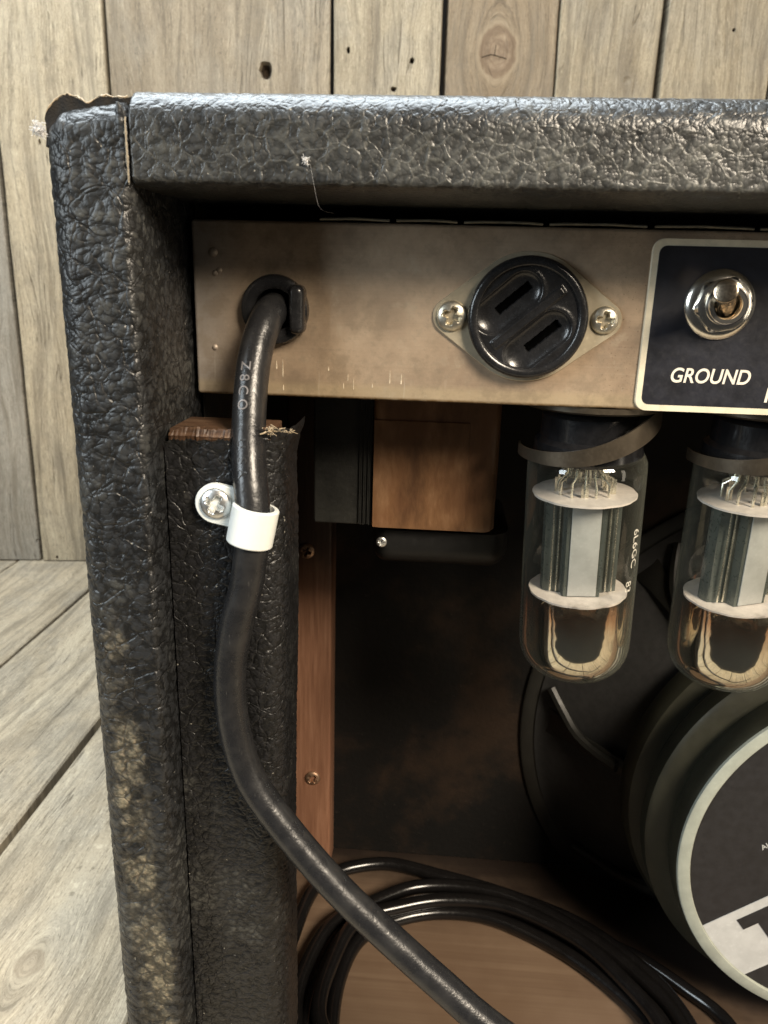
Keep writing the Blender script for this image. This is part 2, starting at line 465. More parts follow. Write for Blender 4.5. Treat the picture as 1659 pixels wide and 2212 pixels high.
def plank_mat(name, axis, knots, cols, grey=0.3, grain=1.0):
    """weathered plank; local x across, local `axis` (1 or 2) along; knots = (x, along, radius, stretch)"""
    g = NG(name)
    o = g.obj()
    info = g.n('ShaderNodeObjectInfo')
    off = g.math('MULTIPLY', info.outputs['Random'], 700.0)
    s = g.sep(o)
    u, a, dpt = s[0], s[axis], s[3 - axis]
    wob = g.noise(g.comb(g.math('MULTIPLY', u, 0.02), g.math('ADD', g.math('MULTIPLY', a, 0.004), off), 0.0), 1.0, 2.0)[0]
    f = g.math('ADD', u, g.math('MULTIPLY', g.math('SUBTRACT', wob, 0.5), 40.0))
    kmask = None
    for (kx, ka, kr, kst) in knots:
        du = g.math('SUBTRACT', u, kx)
        da = g.math('SUBTRACT', a, ka)
        sat = g.math('MULTIPLY', g.math('TANH', g.math('DIVIDE', da, kr * 3.2)), kr * kst)
        dist = g.math('SQRT', g.math('ADD', g.math('MULTIPLY', du, du), g.math('MULTIPLY', sat, sat)))
        f = g.math('ADD', dist, g.math('MULTIPLY', g.math('SUBTRACT', wob, 0.5), 10.0))
        rr = g.math('SQRT', g.math('ADD', g.math('MULTIPLY', du, du), g.math('MULTIPLY', g.math('MULTIPLY', da, da), 0.6)))
        rr = g.math('ADD', rr, g.math('MULTIPLY', g.math('SUBTRACT', g.noise(o, 0.08, 2.0)[0], 0.5), 9.0))
        kmask = g.math('MULTIPLY', g.smooth(rr, kr * 1.05, kr * 0.8), 1.0 if kr > 12 else 0.35)
        halo = g.math('MULTIPLY', g.smooth(rr, kr * 1.6, kr * 1.15), g.math('SUBTRACT', 1.0, kmask))
    # broad tone, growth rings, fine fibre, cracks
    tone = g.noise(g.comb(g.math('MULTIPLY', f, 0.035), g.math('ADD', g.math('MULTIPLY', a, 0.005), off), off), 1.0, 4.0, 0.6)[0]
    ring = g.noise(g.comb(g.math('MULTIPLY', f, 0.24 * grain), g.math('ADD', g.math('MULTIPLY', a, 0.003), off), 0.0), 1.0, 3.0, 0.55)[0]
    fib = g.noise(g.comb(g.math('MULTIPLY', f, 1.0), g.math('ADD', g.math('MULTIPLY', a, 0.03), off), dpt), 1.0, 3.0, 0.6)[0]
    blot = g.noise(g.comb(g.math('MULTIPLY', u, 0.02), g.math('ADD', g.math('MULTIPLY', a, 0.012), off), 7.0), 1.0, 4.0, 0.65)[0]
    spk = g.noise(g.comb(g.math('MULTIPLY', u, 0.35), g.math('ADD', g.math('MULTIPLY', a, 0.10), off), 3.0), 1.0, 3.0, 0.6)[0]
    c = g.ramp(tone, [(0.28, cols[0]), (0.5, cols[1]), (0.74, cols[2])])
    c = g.mix(g.smooth(ring, 0.50, 0.68, 0, 0.50), c, tuple(q * 0.58 for q in cols[0]))
    c = g.mix(g.smooth(ring, 0.42, 0.30, 0, 0.35), c, tuple(min(1, q * 1.15) for q in cols[2]))
    c = g.mix(g.smooth(fib, 0.50, 0.72, 0, 0.45), c, tuple(q * 0.5 for q in cols[0]))
    c = g.mix(g.smooth(blot, 0.42, 0.66, 0, grey), c, (0.225, 0.208, 0.175))
    c = g.mix(g.smooth(spk, 0.60, 0.74, 0, 0.38), c, (0.16, 0.12, 0.075))
    grit = g.noise(g.comb(g.math('MULTIPLY', u, 0.9), g.math('ADD', g.math('MULTIPLY', a, 0.4), off), 5.0), 1.0, 3.0, 0.7)[0]
    c = g.mix(g.smooth(grit, 0.50, 0.68, 0, 0.42), c, tuple(q * 0.55 for q in cols[0]))
    c = g.mix(g.smooth(grit, 0.46, 0.30, 0, 0.35), c, tuple(min(1, q * 1.25) for q in cols[2]))
    flk = g.noise(g.comb(g.math('MULTIPLY', f, 1.3), g.math('ADD', g.math('MULTIPLY', a, 0.085), off), 41.0), 1.0, 2.0, 0.6)[0]
    c = g.mix(g.smooth(flk, 0.56, 0.66, 0, 0.55), c, tuple(q * 0.38 for q in cols[0]))
    c = g.mix(g.smooth(flk, 0.42, 0.34, 0, 0.40), c, tuple(q * 1.35 for q in cols[2]))
    wea = g.noise(g.comb(g.math('MULTIPLY', f, 0.065), g.math('ADD', g.math('MULTIPLY', a, 0.0045), off), 21.0), 1.0, 4.0, 0.65)[0]
    c = g.mix(g.smooth(wea, 0.46, 0.70, 0, 0.62), c, (0.105, 0.085, 0.060))
    stn = g.noise(g.comb(g.math('MULTIPLY', u, 0.010), g.math('ADD', g.math('MULTIPLY', a, 0.008), off), 31.0), 1.0, 5.0, 0.7)[0]
    c = g.mix(g.smooth(stn, 0.50, 0.68, 0, 0.40), c, (0.125, 0.105, 0.080))
    crk = g.noise(g.comb(g.math('MULTIPLY', f, 0.11), g.math('ADD', g.math('MULTIPLY', a, 0.0032), off), 11.0), 1.0, 1.0, 0.4)[0]
    line = g.math('ABSOLUTE', g.math('SUBTRACT', crk, 0.60))
    crack = g.math('MULTIPLY', g.smooth(line, 0.008, 0.002), g.smooth(blot, 0.46, 0.60))
    c = g.mix(g.math('MULTIPLY', crack, 0.55), c, (0.07, 0.05, 0.03))
    if kmask is not None:
        kn = g.noise(o, 0.09, 4.0, 0.6)[0]
        kc = g.ramp(kn, [(0.3, (0.10, 0.068, 0.042)), (0.6, (0.19, 0.138, 0.09)), (0.8, (0.26, 0.20, 0.135))])
        kring = g.smooth(g.math('SINE', g.math('MULTIPLY', rr, 1.3)), 0.2, 1.0, 0, 0.35)
        kc = g.mix(kring, kc, (0.11, 0.07, 0.04))
        c = g.mix(g.math('MULTIPLY', halo, 0.55 if kr > 12 else 0.2), c, tuple(min(1, q * 1.1) for q in cols[2]))
        c = g.mix(kmask, c, kc)
        if kr > 12:
            ro = g.math('MULTIPLY', g.smooth(rr, kr * 1.28, kr * 1.08), g.smooth(rr, kr * 0.80, kr * 0.98))
            c = g.mix(g.math('MULTIPLY', ro, 0.65), c, (0.085, 0.05, 0.028))
    h = g.math('SUBTRACT', g.math('ADD', g.math('ADD', g.math('MULTIPLY', grit, 0.35), g.math('MULTIPLY', fib, 0.5)), g.math('MULTIPLY', g.math('SUBTRACT', 1.0, ring), 0.7)), g.math('MULTIPLY', crack, 1.2))
    g.bump(h, 0.9)
    return g.set(c, 0.72, 0.0, 0.3)


WALLC = ((0.171, 0.136, 0.090), (0.262, 0.217, 0.148), (0.343, 0.294, 0.210))
WALLC2 = ((0.140, 0.108, 0.071), (0.209, 0.167, 0.114), (0.281, 0.234, 0.166))
FLOORC = ((0.249, 0.197, 0.129), (0.348, 0.283, 0.195), (0.430, 0.361, 0.257))
M['wall_plank'] = plank_mat("weathered_wall_plank", 2, [], WALLC)
M['wall_plank_knot'] = plank_mat("weathered_knotty_plank", 2, [(63.0, 665.0, 19.0, 1.5)], tuple((q[0] * .88, q[1] * .82, q[2] * .76) for q in WALLC2), 0.12, 1.1)
M['wall_plank_pale'] = plank_mat("pale_weathered_plank", 2, [], tuple(tuple(k * 1.22 for k in q) for q in WALLC), 0.2)
M['wall_plank_hole'] = plank_mat("weathered_wide_plank", 2, [], WALLC2, 0.28, 0.9)
M['wall_plank_grey'] = plank_mat("grey_weathered_plank", 2, [], ((0.17, 0.15, 0.115), (0.24, 0.213, 0.172), (0.30, 0.27, 0.22)), 0.6)
M['floor_plank'] = plank_mat("weathered_floor_plank", 1, [], FLOORC, 0.35, 0.8)
M['floor_plank_knot'] = plank_mat("weathered_floor_knot_plank", 1, [(68.0, 385.0, 9.0, 1.6)], FLOORC, 0.35, 0.8)


def glass_mat():
    g = NG("clear_tube_glass")
    t = g.t
    tr = g.n('ShaderNodeBsdfTransparent')
    tr.inputs[0].default_value = (0.93, 0.95, 0.92, 1)
    gl = g.n('ShaderNodeBsdfGlossy')
    gl.inputs['Roughness'].default_value = 0.03
    gl.inputs['Color'].default_value = (1, 1, 1, 1)
    df = g.n('ShaderNodeBsdfDiffuse')
    df.inputs[0].default_value = (0.34, 0.35, 0.29, 1)
    lw = g.n('ShaderNodeLayerWeight')
    lw.inputs[0].default_value = 0.5
    fres = g.math('ADD', 0.05, g.math('MULTIPLY', g.math('POWER', lw.outputs['Facing'], 5.0), 0.8), clamp=True)
    n = g.noise(g.obj(), 0.05, 4.0, 0.6)[0]
    film = g.math('ADD', g.math('MULTIPLY', g.math('POWER', lw.outputs['Facing'], 2.5), 0.26), g.math('MULTIPLY', n, 0.035))
    m1 = g.n('ShaderNodeMixShader')
    g.put(m1.inputs[0], film)
    t.links.new(tr.outputs[0], m1.inputs[1])
    t.links.new(df.outputs[0], m1.inputs[2])
    m2 = g.n('ShaderNodeMixShader')
    g.put(m2.inputs[0], fres)
    t.links.new(m1.outputs[0], m2.inputs[1])
    t.links.new(gl.outputs[0], m2.inputs[2])
    t.links.new(m2.outputs[0], g.out.inputs['Surface'])
    return g.m


M['glass'] = glass_mat()


def getter_mat():
    g = NG("silver_getter_mirror")
    t = g.t
    s = g.sep(g.obj())
    n = g.noise(g.obj(), 0.12, 3.0, 0.6)[0]
    z = g.math('ADD', s[2], g.math('MULTIPLY', g.math('SUBTRACT', n, 0.5), 12.0))
    dens = g.smooth(z, -65.0, -72.0)
    edge = g.smooth(z, -86.0, -68.0)
    c = g.mix(edge, (0.84, 0.76, 0.66), (0.50, 0.25, 0.13))
    g.set(c, 0.05, 1.0)
    g.bump(g.noise(g.obj(), 0.07, 2.0)[0], 0.25)
    tr = g.n('ShaderNodeBsdfTransparent')
    mx = g.n('ShaderNodeMixShader')
    g.put(mx.inputs[0], dens)
    t.links.new(tr.outputs[0], mx.inputs[1])
    t.links.new(g.b.outputs[0], mx.inputs[2])
    t.links.new(mx.outputs[0], g.out.inputs['Surface'])
    return g.m


M['getter'] = getter_mat()


# ------------------------------------------------------------------ mesh helpers (all lengths in mm)
class MB:
    def __init__(s):
        s.v, s.f = [], []

    def add(s, v, f):
        k = len(s.v)
        s.v += [tuple(p) for p in v]
        s.f += [tuple(i + k for i in q) for q in f]
        return s

    def box(s, x0, x1, y0, y1, z0, z1, b=0.0):
        if b <= 0:
            v = [(x, y, z) for z in (z0, z1) for y in (y0, y1) for x in (x0, x1)]
            return s.add(v, [(0, 2, 3, 1), (4, 5, 7, 6), (0, 1, 5, 4), (2, 6, 7, 3), (0, 4, 6, 2), (1, 3, 7, 5)])
        return s.rbox((x0, x1, y0, y1, z0, z1), (b,) * 6, [x0, x0 + b * .5, x0 + b, x1 - b, x1 - b * .5, x1], [y0, y0 + b * .5, y0 + b, y1 - b, y1 - b * .5, y1], [z0, z0 + b * .5, z0 + b, z1 - b, z1 - b * .5, z1])

    def rbox(s, B, R, X, Y, Z, skip=()):
        """box with rounded edges; R = radii at x0 x1 y0 y1 z0 z1; X, Y, Z = grid positions"""
        X, Y, Z = (np.array(sorted(set(q)), float) for q in (X, Y, Z))
        pts, faces, k = [], [], 0
        def grid(A, Bq, fn, flip):
            nonlocal k
            a, b = np.meshgrid(A, Bq, indexing='ij')
            p = fn(a.ravel(), b.ravel())
            pts.append(np.stack(p, 1))
            na, nb = len(A), len(Bq)
            i = (np.arange(na - 1)[:, None] * nb + np.arange(nb - 1)[None]).ravel() + k
            q = np.stack([i, i + nb, i + nb + 1, i + 1], 1)
            faces.append(q[:, ::-1] if flip else q)
            k += na * nb
        f = lambda c, n: np.full(n, c)
        if 'x0' not in skip: grid(Y, Z, lambda a, b: (f(B[0], len(a)), a, b), True)
        if 'x1' not in skip: grid(Y, Z, lambda a, b: (f(B[1], len(a)), a, b), False)
        if 'y0' not in skip: grid(X, Z, lambda a, b: (a, f(B[2], len(a)), b), False)
        if 'y1' not in skip: grid(X, Z, lambda a, b: (a, f(B[3], len(a)), b), True)
        if 'z0' not in skip: grid(X, Y, lambda a, b: (a, b, f(B[4], len(a))), True)
        if 'z1' not in skip: grid(X, Y, lambda a, b: (a, b, f(B[5], len(a))), False)
        P = np.concatenate(pts)
        F = np.concatenate(faces)
        key, idx, inv = np.unique(np.round(P * 1000).astype(np.int64), axis=0, return_index=True, return_inverse=True)
        P = P[idx]
        F = inv.reshape(-1)[F]
        lo = np.array([B[0] + R[0], B[2] + R[2], B[4] + R[4]])
        hi = np.array([B[1] - R[1], B[3] - R[3], B[5] - R[5]])
        q = np.clip(P, lo, hi)
        d = P - q
        rr = np.where(d < 0, np.array([R[0], R[2], R[4]]), np.array([R[1], R[3], R[5]]))
        rr = np.maximum(rr, 1e-6)
        e = d / rr
        L = np.linalg.norm(e, axis=1, keepdims=True)
        L[L == 0] = 1
        P = np.where(np.abs(d).max(1, keepdims=True) > 1e-9, q + e / L * rr, P)
        return s.add(P.tolist(), F.tolist())

    def lathe(s, prof, seg=48, axis='z', c=(0, 0, 0), a0=0.0, a1=2 * math.pi):
        full = abs(a1 - a0 - 2 * math.pi) < 1e-6
        n = seg if full else seg + 1
        v = []
        for (r, h) in prof:
            for i in range(n):
                t = a0 + (a1 - a0) * i / seg
                x, y = r * math.cos(t), r * math.sin(t)
                if axis == 'z': p = (x, y, h)
                elif axis == 'y': p = (x, h, -y)
                else: p = (h, x, y)
                v.append((p[0] + c[0], p[1] + c[1], p[2] + c[2]))
        f = []
        for j in range(len(prof) - 1):
            for i in range(seg):
                k = (i + 1) % n
                f.append((j * n + i, j * n + k, (j + 1) * n + k, (j + 1) * n + i))
        return s.add(v, f)

    def tube(s, pts, r, seg=20, caps=True):
        P = [Vector(p) for p in pts]
        n = len(P)
        T = [(P[min(i + 1, n - 1)] - P[max(i - 1, 0)]).normalized() for i in range(n)]
        up = Vector((0, 0, 1)) if abs(T[0].z) < 0.9 else Vector((1, 0, 0))
        N = (up - T[0] * up.dot(T[0])).normalized()
        v, f = [], []
        for i in range(n):
            N = (N - T[i] * N.dot(T[i])).normalized()
            Bn = T[i].cross(N)
            ri = r[i] if isinstance(r, (list, tuple)) else r
            for k in range(seg):
                t = 2 * math.pi * k / seg
                v.append(P[i] + (N * math.cos(t) + Bn * math.sin(t)) * ri)
        for i in range(n - 1):
            for k in range(seg):
                k2 = (k + 1) % seg
                f.append((i * seg + k, i * seg + k2, (i + 1) * seg + k2, (i + 1) * seg + k))
        if caps:
            f.append(tuple(range(seg))[::-1])
            f.append(tuple((n - 1) * seg + k for k in range(seg)))
        return s.add(v, f)

    def prism(s, poly, y0, y1, ch=0.0):
        """polygon in x,z (counter-clockwise seen from -y) from y0 (front) to y1 (back), chamfered front edge"""
        n = len(poly)
        rings = []
        if ch > 0:
            cx = sum(p[0] for p in poly) / n
            cz = sum(p[1] for p in poly) / n
            def ins(p):
                d = Vector((p[0] - cx, p[1] - cz)); L = d.length
                k = (L - ch) / L
                return (cx + d.x * k, cz + d.y * k)
            rings = [[(*ins(p), y0)for p in poly], [(p[0], p[1], y0 + ch) for p in poly], [(p[0], p[1], y1) for p in poly]]
        else:
            rings = [[(p[0], p[1], y0) for p in poly], [(p[0], p[1], y1) for p in poly]]
        v = [(x, y, z) for R in rings for (x, z, y) in R]
        f = [tuple(range(n))]
        for j in range(len(rings) - 1):
            for i in range(n):
                k = (i + 1) % n
                f.append((j * n + i, (j + 1) * n + i, (j + 1) * n + k, j * n + k))
        f.append(tuple((len(rings) - 1) * n + i for i in range(n))[::-1])
        return s.add(v, f)

    def hfield(s, fn, R, step, keep=None):
        """height field facing -y over the disc of radius R: fn(u, w) -> y"""
        n = int(R / step) + 1
        ids, v, f = {}, [], []
        for i in range(-n, n + 1):
            for j in range(-n, n + 1):
                u, w = i * step, j * step
                d = math.hypot(u, w)
                if d > R + step: continue
                if d > R:
                    u, w = u * R / d, w * R / d
                ids[(i, j)] = len(v)
                v.append((u, fn(u, w), w))
        for (i, j) in list(ids):
            q = [(i, j), (i + 1, j), (i + 1, j + 1), (i, j + 1)]
            if all(k in ids for k in q):
                f.append(tuple(ids[k] for k in q))
        return s.add(v, f)


WORLD = {}          # world origin (mm, floor = 0) of every object


def build(name, mb, mat, parent=None, origin=None, smooth=True, mats=None, local=False, angle=40):
    """origin (mm, lens-height frame); vertices are in the same frame unless local"""
    me = bpy.data.meshes.new(name)
    if origin is None:
        origin = WORLD[parent.name] - Vector((0, 0, ZO)) if parent else Vector((0, 0, -ZO))
    origin = Vector(origin)
    if local:
        vv = [(a / 1000, b / 1000, c / 1000) for a, b, c in mb.v]
    else:
        vv = [((a - origin.x) / 1000, (b - origin.y) / 1000, (c - origin.z) / 1000) for a, b, c in mb.v]
    me.from_pydata(vv, [], mb.f)
    me.materials.append(mat)
    if getattr(mb, 'dark', None):
        me.materials.append(M['hole'])
        for i in mb.dark:
            me.polygons[i].material_index = 1
    me.validate()
    if smooth:
        me.shade_smooth()
        try:
            me.set_sharp_from_angle(angle=math.radians(angle))
        except Exception:
            pass
    o = bpy.data.objects.new(name, me)
    C.objects.link(o)
    place(o, origin, parent)
    return o


def place(o, origin, parent):
    w = Vector(origin) + Vector((0, 0, ZO))
    WORLD[o.name] = w
    if parent:
        o.parent = parent
        o.location = (w - WORLD[parent.name]) / 1000
    else:
        o.location = w / 1000


def empty(name, origin, label, cat, group=None):
    o = bpy.data.objects.new(name, None)
    C.objects.link(o)
    o.empty_display_size = 0.02
    place(o, origin, None)
    return tag(o, label, cat, group)


def tag(o, label, cat, group=None):
    o['label'] = label
    o['category'] = cat
    if group:
        o['group'] = group
    return o


def dup(o, origin, parent):
    c = o.copy()
    C.objects.link(c)
    place(c, origin, parent)
    return c


def catmull(P, n=14, closed=False):
    P = [Vector(p) for p in P]
    out = []
    m = len(P)
    for i in range(m if closed else m - 1):
        if closed:
            a, b, c, d = P[(i - 1) % m], P[i], P[(i + 1) % m], P[(i + 2) % m]
        else:
            b, c = P[i], P[i + 1]
            a = P[i - 1] if i > 0 else b * 2 - c
            d = P[i + 2] if i + 2 < m else c * 2 - b
        for k in range(n):
            t = k / n
            out.append(0.5 * ((2 * b) + (c - a) * t + (2 * a - 5 * b + 4 * c - d) * t * t + (3 * b - 3 * c + d - a) * t ** 3))
    if not closed:
        out.append(P[-1])
    return out


def rng(a, b, step):
    n = max(1, int(round(abs(b - a) / step)))
    return [a + (b - a) * i / n for i in range(n + 1)]


def rrect(x0, x1, z0, z1, r, n=6):
    out = []
    for (cx, cz, a) in ((x1 - r, z0 + r, -90), (x1 - r, z1 - r, 0), (x0 + r, z1 - r, 90), (x0 + r, z0 + r, 180)):
        for i in range(n + 1):
            t = math.radians(a + 90 * i / n)
            out.append((cx + r * math.cos(t), cz + r * math.sin(t)))
    return out


def hull(points):
    pts = sorted(set(points))
    def half(q):
        h = []
        for p in q:
            while len(h) >= 2 and (h[-1][0] - h[-2][0]) * (p[1] - h[-2][1]) - (h[-1][1] - h[-2][1]) * (p[0] - h[-2][0]) <= 0:
                h.pop()
            h.append(p)
        return h
    a, b = half(pts), half(pts[::-1])
    return a[:-1] + b[:-1]


def circ(cx, cz, r, n=40):
    return [(cx + r * math.cos(2 * math.pi * i / n), cz + r * math.sin(2 * math.pi * i / n)) for i in range(n)]


def text_mesh(body, size, bold=0.0, shear=0.0, extrude=0.0, spacing=1.0):
    """flat letters as (verts, faces) in x, z mm, centred on the origin"""
    cu = bpy.data.curves.new("text", 'FONT')
    cu.body = body
    cu.size = size
    cu.offset = bold
    cu.shear = shear
    cu.extrude = extrude
    cu.space_character = spacing
    cu.resolution_u = 6
    cu.align_x, cu.align_y = 'CENTER', 'CENTER'
    o = bpy.data.objects.new("text", cu)
    C.objects.link(o)
    bpy.context.view_layer.update()
    me = bpy.data.meshes.new_from_object(o.evaluated_get(bpy.context.evaluated_depsgraph_get()))
    v = [(p.co.x, -p.co.z, p.co.y) for p in me.vertices]
    f = [tuple(p.vertices) for p in me.polygons]
    bpy.data.objects.remove(o)
    bpy.data.curves.remove(cu)
    bpy.data.meshes.remove(me)
    xs = [p[0] for p in v]; zs = [p[2] for p in v]
    cx, cz = (min(xs) + max(xs)) / 2, (min(zs) + max(zs)) / 2
    return [(p[0] - cx, p[1], p[2] - cz) for p in v], f


# ------------------------------------------------------------------ setting: plank floor and plank wall
def plank_mb(w, L, t, holes=(), jit=0.8, step=70, seed=0, ch=1.3):
    """board in local x (0..w), local z (0..L), front at y=0; holes = (x, z, rx, rz, depth)"""
    rd = random.Random(seed)
    n = max(2, int(L / step))
    left = [(0 + rd.uniform(0, jit * 2), L * i / n) for i in range(n + 1)]
    right = [(w - rd.uniform(0, jit * 2), L * i / n) for i in range(n + 1)]
    outer = left[::-1] + right                       # left side downwards, then right side up: counter-clockwise from the front
    m = len(outer)
    def ins(p):
        x = p[0] + (ch if p[0] < w / 2 else -ch)
        return (x, p[1])
    inner = [ins(p) for p in outer]
    v2 = [Vector(p) for p in inner]
    e = [(i, (i + 1) % m) for i in range(m)]
    hs = []
    for h in holes:
        k = len(v2)
        q = 14
        pts = []
        for i in range(q):
            a = 2 * math.pi * i / q
            j = 1 + rd.uniform(-0.12, 0.12)
            pts.append(Vector((h[0] + h[2] * j * math.cos(a), h[1] + h[3] * j * math.sin(a))))
        v2 += pts
        e += [(k + i, k + (i + 1) % q) for i in range(q)]
        hs.append((h, q, [Vector(p) for p in pts]))
    vo, eo, fo, ov, oe, of = geometry.delaunay_2d_cdt(v2, e, [], 1, 1e-5)
    F = []
    def inside(pt, poly):
        c = False
        for i in range(len(poly)):
            a, b = poly[i - 1], poly[i]
            if (a.y > pt.y) != (b.y > pt.y) and pt.x < (b.x - a.x) * (pt.y - a.y) / (b.y - a.y) + a.x:
                c = not c
        return c
    for f in fo:
        c = sum((vo[i] for i in f), Vector((0, 0))) / len(f)
        if any(inside(c, poly) for (_, _, poly) in hs):
            continue
        F.append(tuple(f))
    mb = MB()
    mb.add([(p.x, 0.0, p.y) for p in vo], F)
    k = len(mb.v)
    mb.v += [(p[0], 0.0, p[1]) for p in inner] + [(p[0], ch, p[1]) for p in outer] + [(p[0], t, p[1]) for p in outer]
    for r in range(2):
        for i in range(m):
            j = (i + 1) % m
            mb.f.append((k + r * m + i, k + (r + 1) * m + i, k + (r + 1) * m + j, k + r * m + j))
    for h, q, poly in hs:
        k = len(mb.v)
        mb.v += [(p.x, 0.0, p.y) for p in poly]
        mb.v += [(h[0] + (p.x - h[0]) * 0.75, h[4] * 0.5, h[1] + (p.y - h[1]) * 0.75) for p in poly]
        mb.v += [(h[0] + (p.x - h[0]) * 0.4, h[4], h[1] + (p.y - h[1]) * 0.4) for p in poly]
        for r in range(2):
            for i in range(q):
                j = (i + 1) % q
                mb.f.append((k + r * q + i, k + r * q + j, k + (r + 1) * q + j, k + (r + 1) * q + i))
        mb.f.append(tuple(k + 2 * q + i for i in range(q)))
        mb.dark = getattr(mb, 'dark', []) + list(range(len(mb.f) - 1 - (q if h[4] > 3 else -1), len(mb.f)))
    return mb


# floor: boards run away from the camera
mb = MB().box(-2400, 2400, -235, 1400, -440, -426)
floor = build('floor', mb, M['backing'], None, (0, 0, -426), smooth=False)
floor['kind'] = 'structure'
seams = [-446 - 145 * k for k in range(8, 0, -1)] + [-446, -301, -156, -11] + [-11 + 145 * k for k in range(1, 9)]
for i, x in enumerate(seams[:-1]):
    gap = 4.5 if abs(x + 301) < 1 else (2.6 if abs(x + 446) < 1 else 3.5)
    kn = abs(x + 301) < 1
    holes = [(108, 720, 3.2, 9, 8)] if abs(x + 446 + 145) < 1 else []
    mbp = plank_mb(145 - gap, 1640, 22, holes=holes, seed=100 + i, ch=1.5)
    # lay it flat: local z -> +y, front (local -y) -> +z
    mbp.v = [(a, c, -b) for a, b, c in mbp.v]
    o = build('plank', mbp, M['floor_plank_knot'] if kn else M['floor_plank'], floor, (x + gap / 2, -240, -400 + (0.6 * ((i * 7) % 3) - 0.6)), local=True, angle=30)

# wall: vertical boards, standing at a slight angle behind the amplifier
wall_o = Vector((-613.4, 780.4, -400.0))
wang = math.atan2(0.13304388, 0.99111015)
tdir = Vector((math.cos(wang), math.sin(wang), 0))
wall = empty('plank_wall', wall_o, 'weathered tan plank wall of vertical boards standing behind the black amplifier', 'wall')
wall.rotation_euler = (0, 0, wang)


def wall_child(name, mb, mat, u, dz=0.0, dy=0.0, tilt=0.0):
    o = build(name, mb, mat, None, (0, 0, -ZO), local=True, angle=30)
    o.parent = wall
    o.location = (u / 1000, dy / 1000, dz / 1000)
    o.rotation_euler = (0, tilt, 0)
    return o


wall_child('backing', MB().box(-700, 2100, 24, 34, 0, 1400), M['backing'], 0)
# (left seam u, right seam u, material, holes, depth offset)
WP = [(-470, -335, 'wall_plank', [], 1), (-335, -200, 'wall_plank_grey', [], -1), (-200, -70, 'wall_plank', [], 0),
      (-70, 58, 'wall_plank_grey', [(123, 28, 2.5, 4, 8)], 2),
      (58, 196, 'wall_plank_pale', [(48, 545, 1.6, 3.5, 8), (84, 558, 1.3, 2.5, 8), (20, 4, 2, 3, 5)], 0),
      (196, 466, 'wall_plank_hole', [(187.0, 634, 8.0, 10.5, 16)], 1.5),
      (466, 601.5, 'wall_plank', [(18, 659, 2.2, 4.2, 12), (95.5, 651, 3.2, 3.6, 12), (74, 619, 4, 3, 8)], -0.5),
      (601.5, 741, 'wall_plank_knot', [], 1),
      (741, 871, 'wall_plank', [(91, 640, 5.2, 5.2, 0.9)], 0.5),
      (871, 1005 + 10, 'wall_plank', [(85, 700, 2.4, 2.4, 8)], -1.0),
      (1015, 1150, 'wall_plank_grey', [], 0), (1150, 1290, 'wall_plank', [], 1), (1290, 1420, 'wall_plank_hole', [], 0), (1420, 1560, 'wall_plank', [], -1)]
gaps = {196: 5.0, 466: 2.8, 601.5: 6.5, 741: 1.2, 871: 5.5, 58: 3.0}
for i, (a, b, m, holes, dy) in enumerate(WP):
    g0 = gaps.get(a, 3.0) / 2
    g1 = gaps.get(b, 3.0) / 2
    wall_child('plank', plank_mb(b - a - g0 - g1, 1350, 22, holes=holes, seed=i + 3), M[m], a + g0, 2.0, dy, 0.004 if a == 58 else 0.0)

# checks across the big knot
for (u, z, pts) in ((0, 0, [(648, 660, 660, 664), (659, 663.6, 667, 662.6), (666, 662.6, 679, 660), (664, 663, 665, 674)]),):
    mb = MB()
    for (a, b, c, d) in pts:
        dx, dz = c - a, d - b
        L = math.hypot(dx, dz)
        nx, nz = -dz / L * 0.55, dx / L * 0.55
        mb.prism([(a + nx, b + nz), (a - nx * .6, b - nz * .6), (c - nx, d - nz), (c + nx * .6, d + nz * .6)], -0.15, 2.0)
    wall_child('knot_check', mb, M['slot'], 0, 0, 1.0)


# ------------------------------------------------------------------ the amplifier
amp = empty('guitar_amplifier', (225, 130, -400), 'black vinyl covered valve amplifier seen from its open back, worn corner edge', 'amplifier')

FX = rng(-104.2, -80.2, 0.62)
FZ = rng(-275, 42.4, 0.75)
mb = MB().rbox((-104.2, -80.2, 0, 270, -372, 42.4), (7.5, 3, 7.5, 8, 3, 7.5),
               FX, rng(0, 12, 0.6) + rng(12, 48, 1.2)[1:] + [90, 150, 200, 258, 264, 270], [-372, -370, -330] + FZ)
def sag(p):
    if p[2] > 19.5 and p[0] > -83.4 and p[1] < 3.1:
        p = (p[0], p[1] * 0.12, p[2])
    t = min(1.0, max(0.0, (p[2] - 18) / 22.6))
    t = t * t * (3 - 2 * t)
    return (p[0], p[1], p[2] - t * (0.9 + 3.2 * max(0.0, (-80.2 - p[0]) / 20.3)) * (1.0 if p[1] < 20 else 0.3))
mb.v = [sag(p) if p[2] > 18 else p for p in mb.v]
side = build('side_panel', mb, M['tolex_side'], amp, angle=180)

mb = MB().rbox((-80.9, 560, -0.35, 270, 20.3, 43.2), (0.5, 1.0, 9, 9, 1.8, 9),
               rng(-80.9, 140, 0.72) + [200, 300, 559, 560], [-0.35] + rng(0, 12, 0.6) + rng(12, 46, 1.4)[1:] + [90, 150, 200, 261, 266, 270], rng(20.3, 43.2, 0.6))
top = build('top_panel', mb, M['tolex_top'], amp, angle=180)

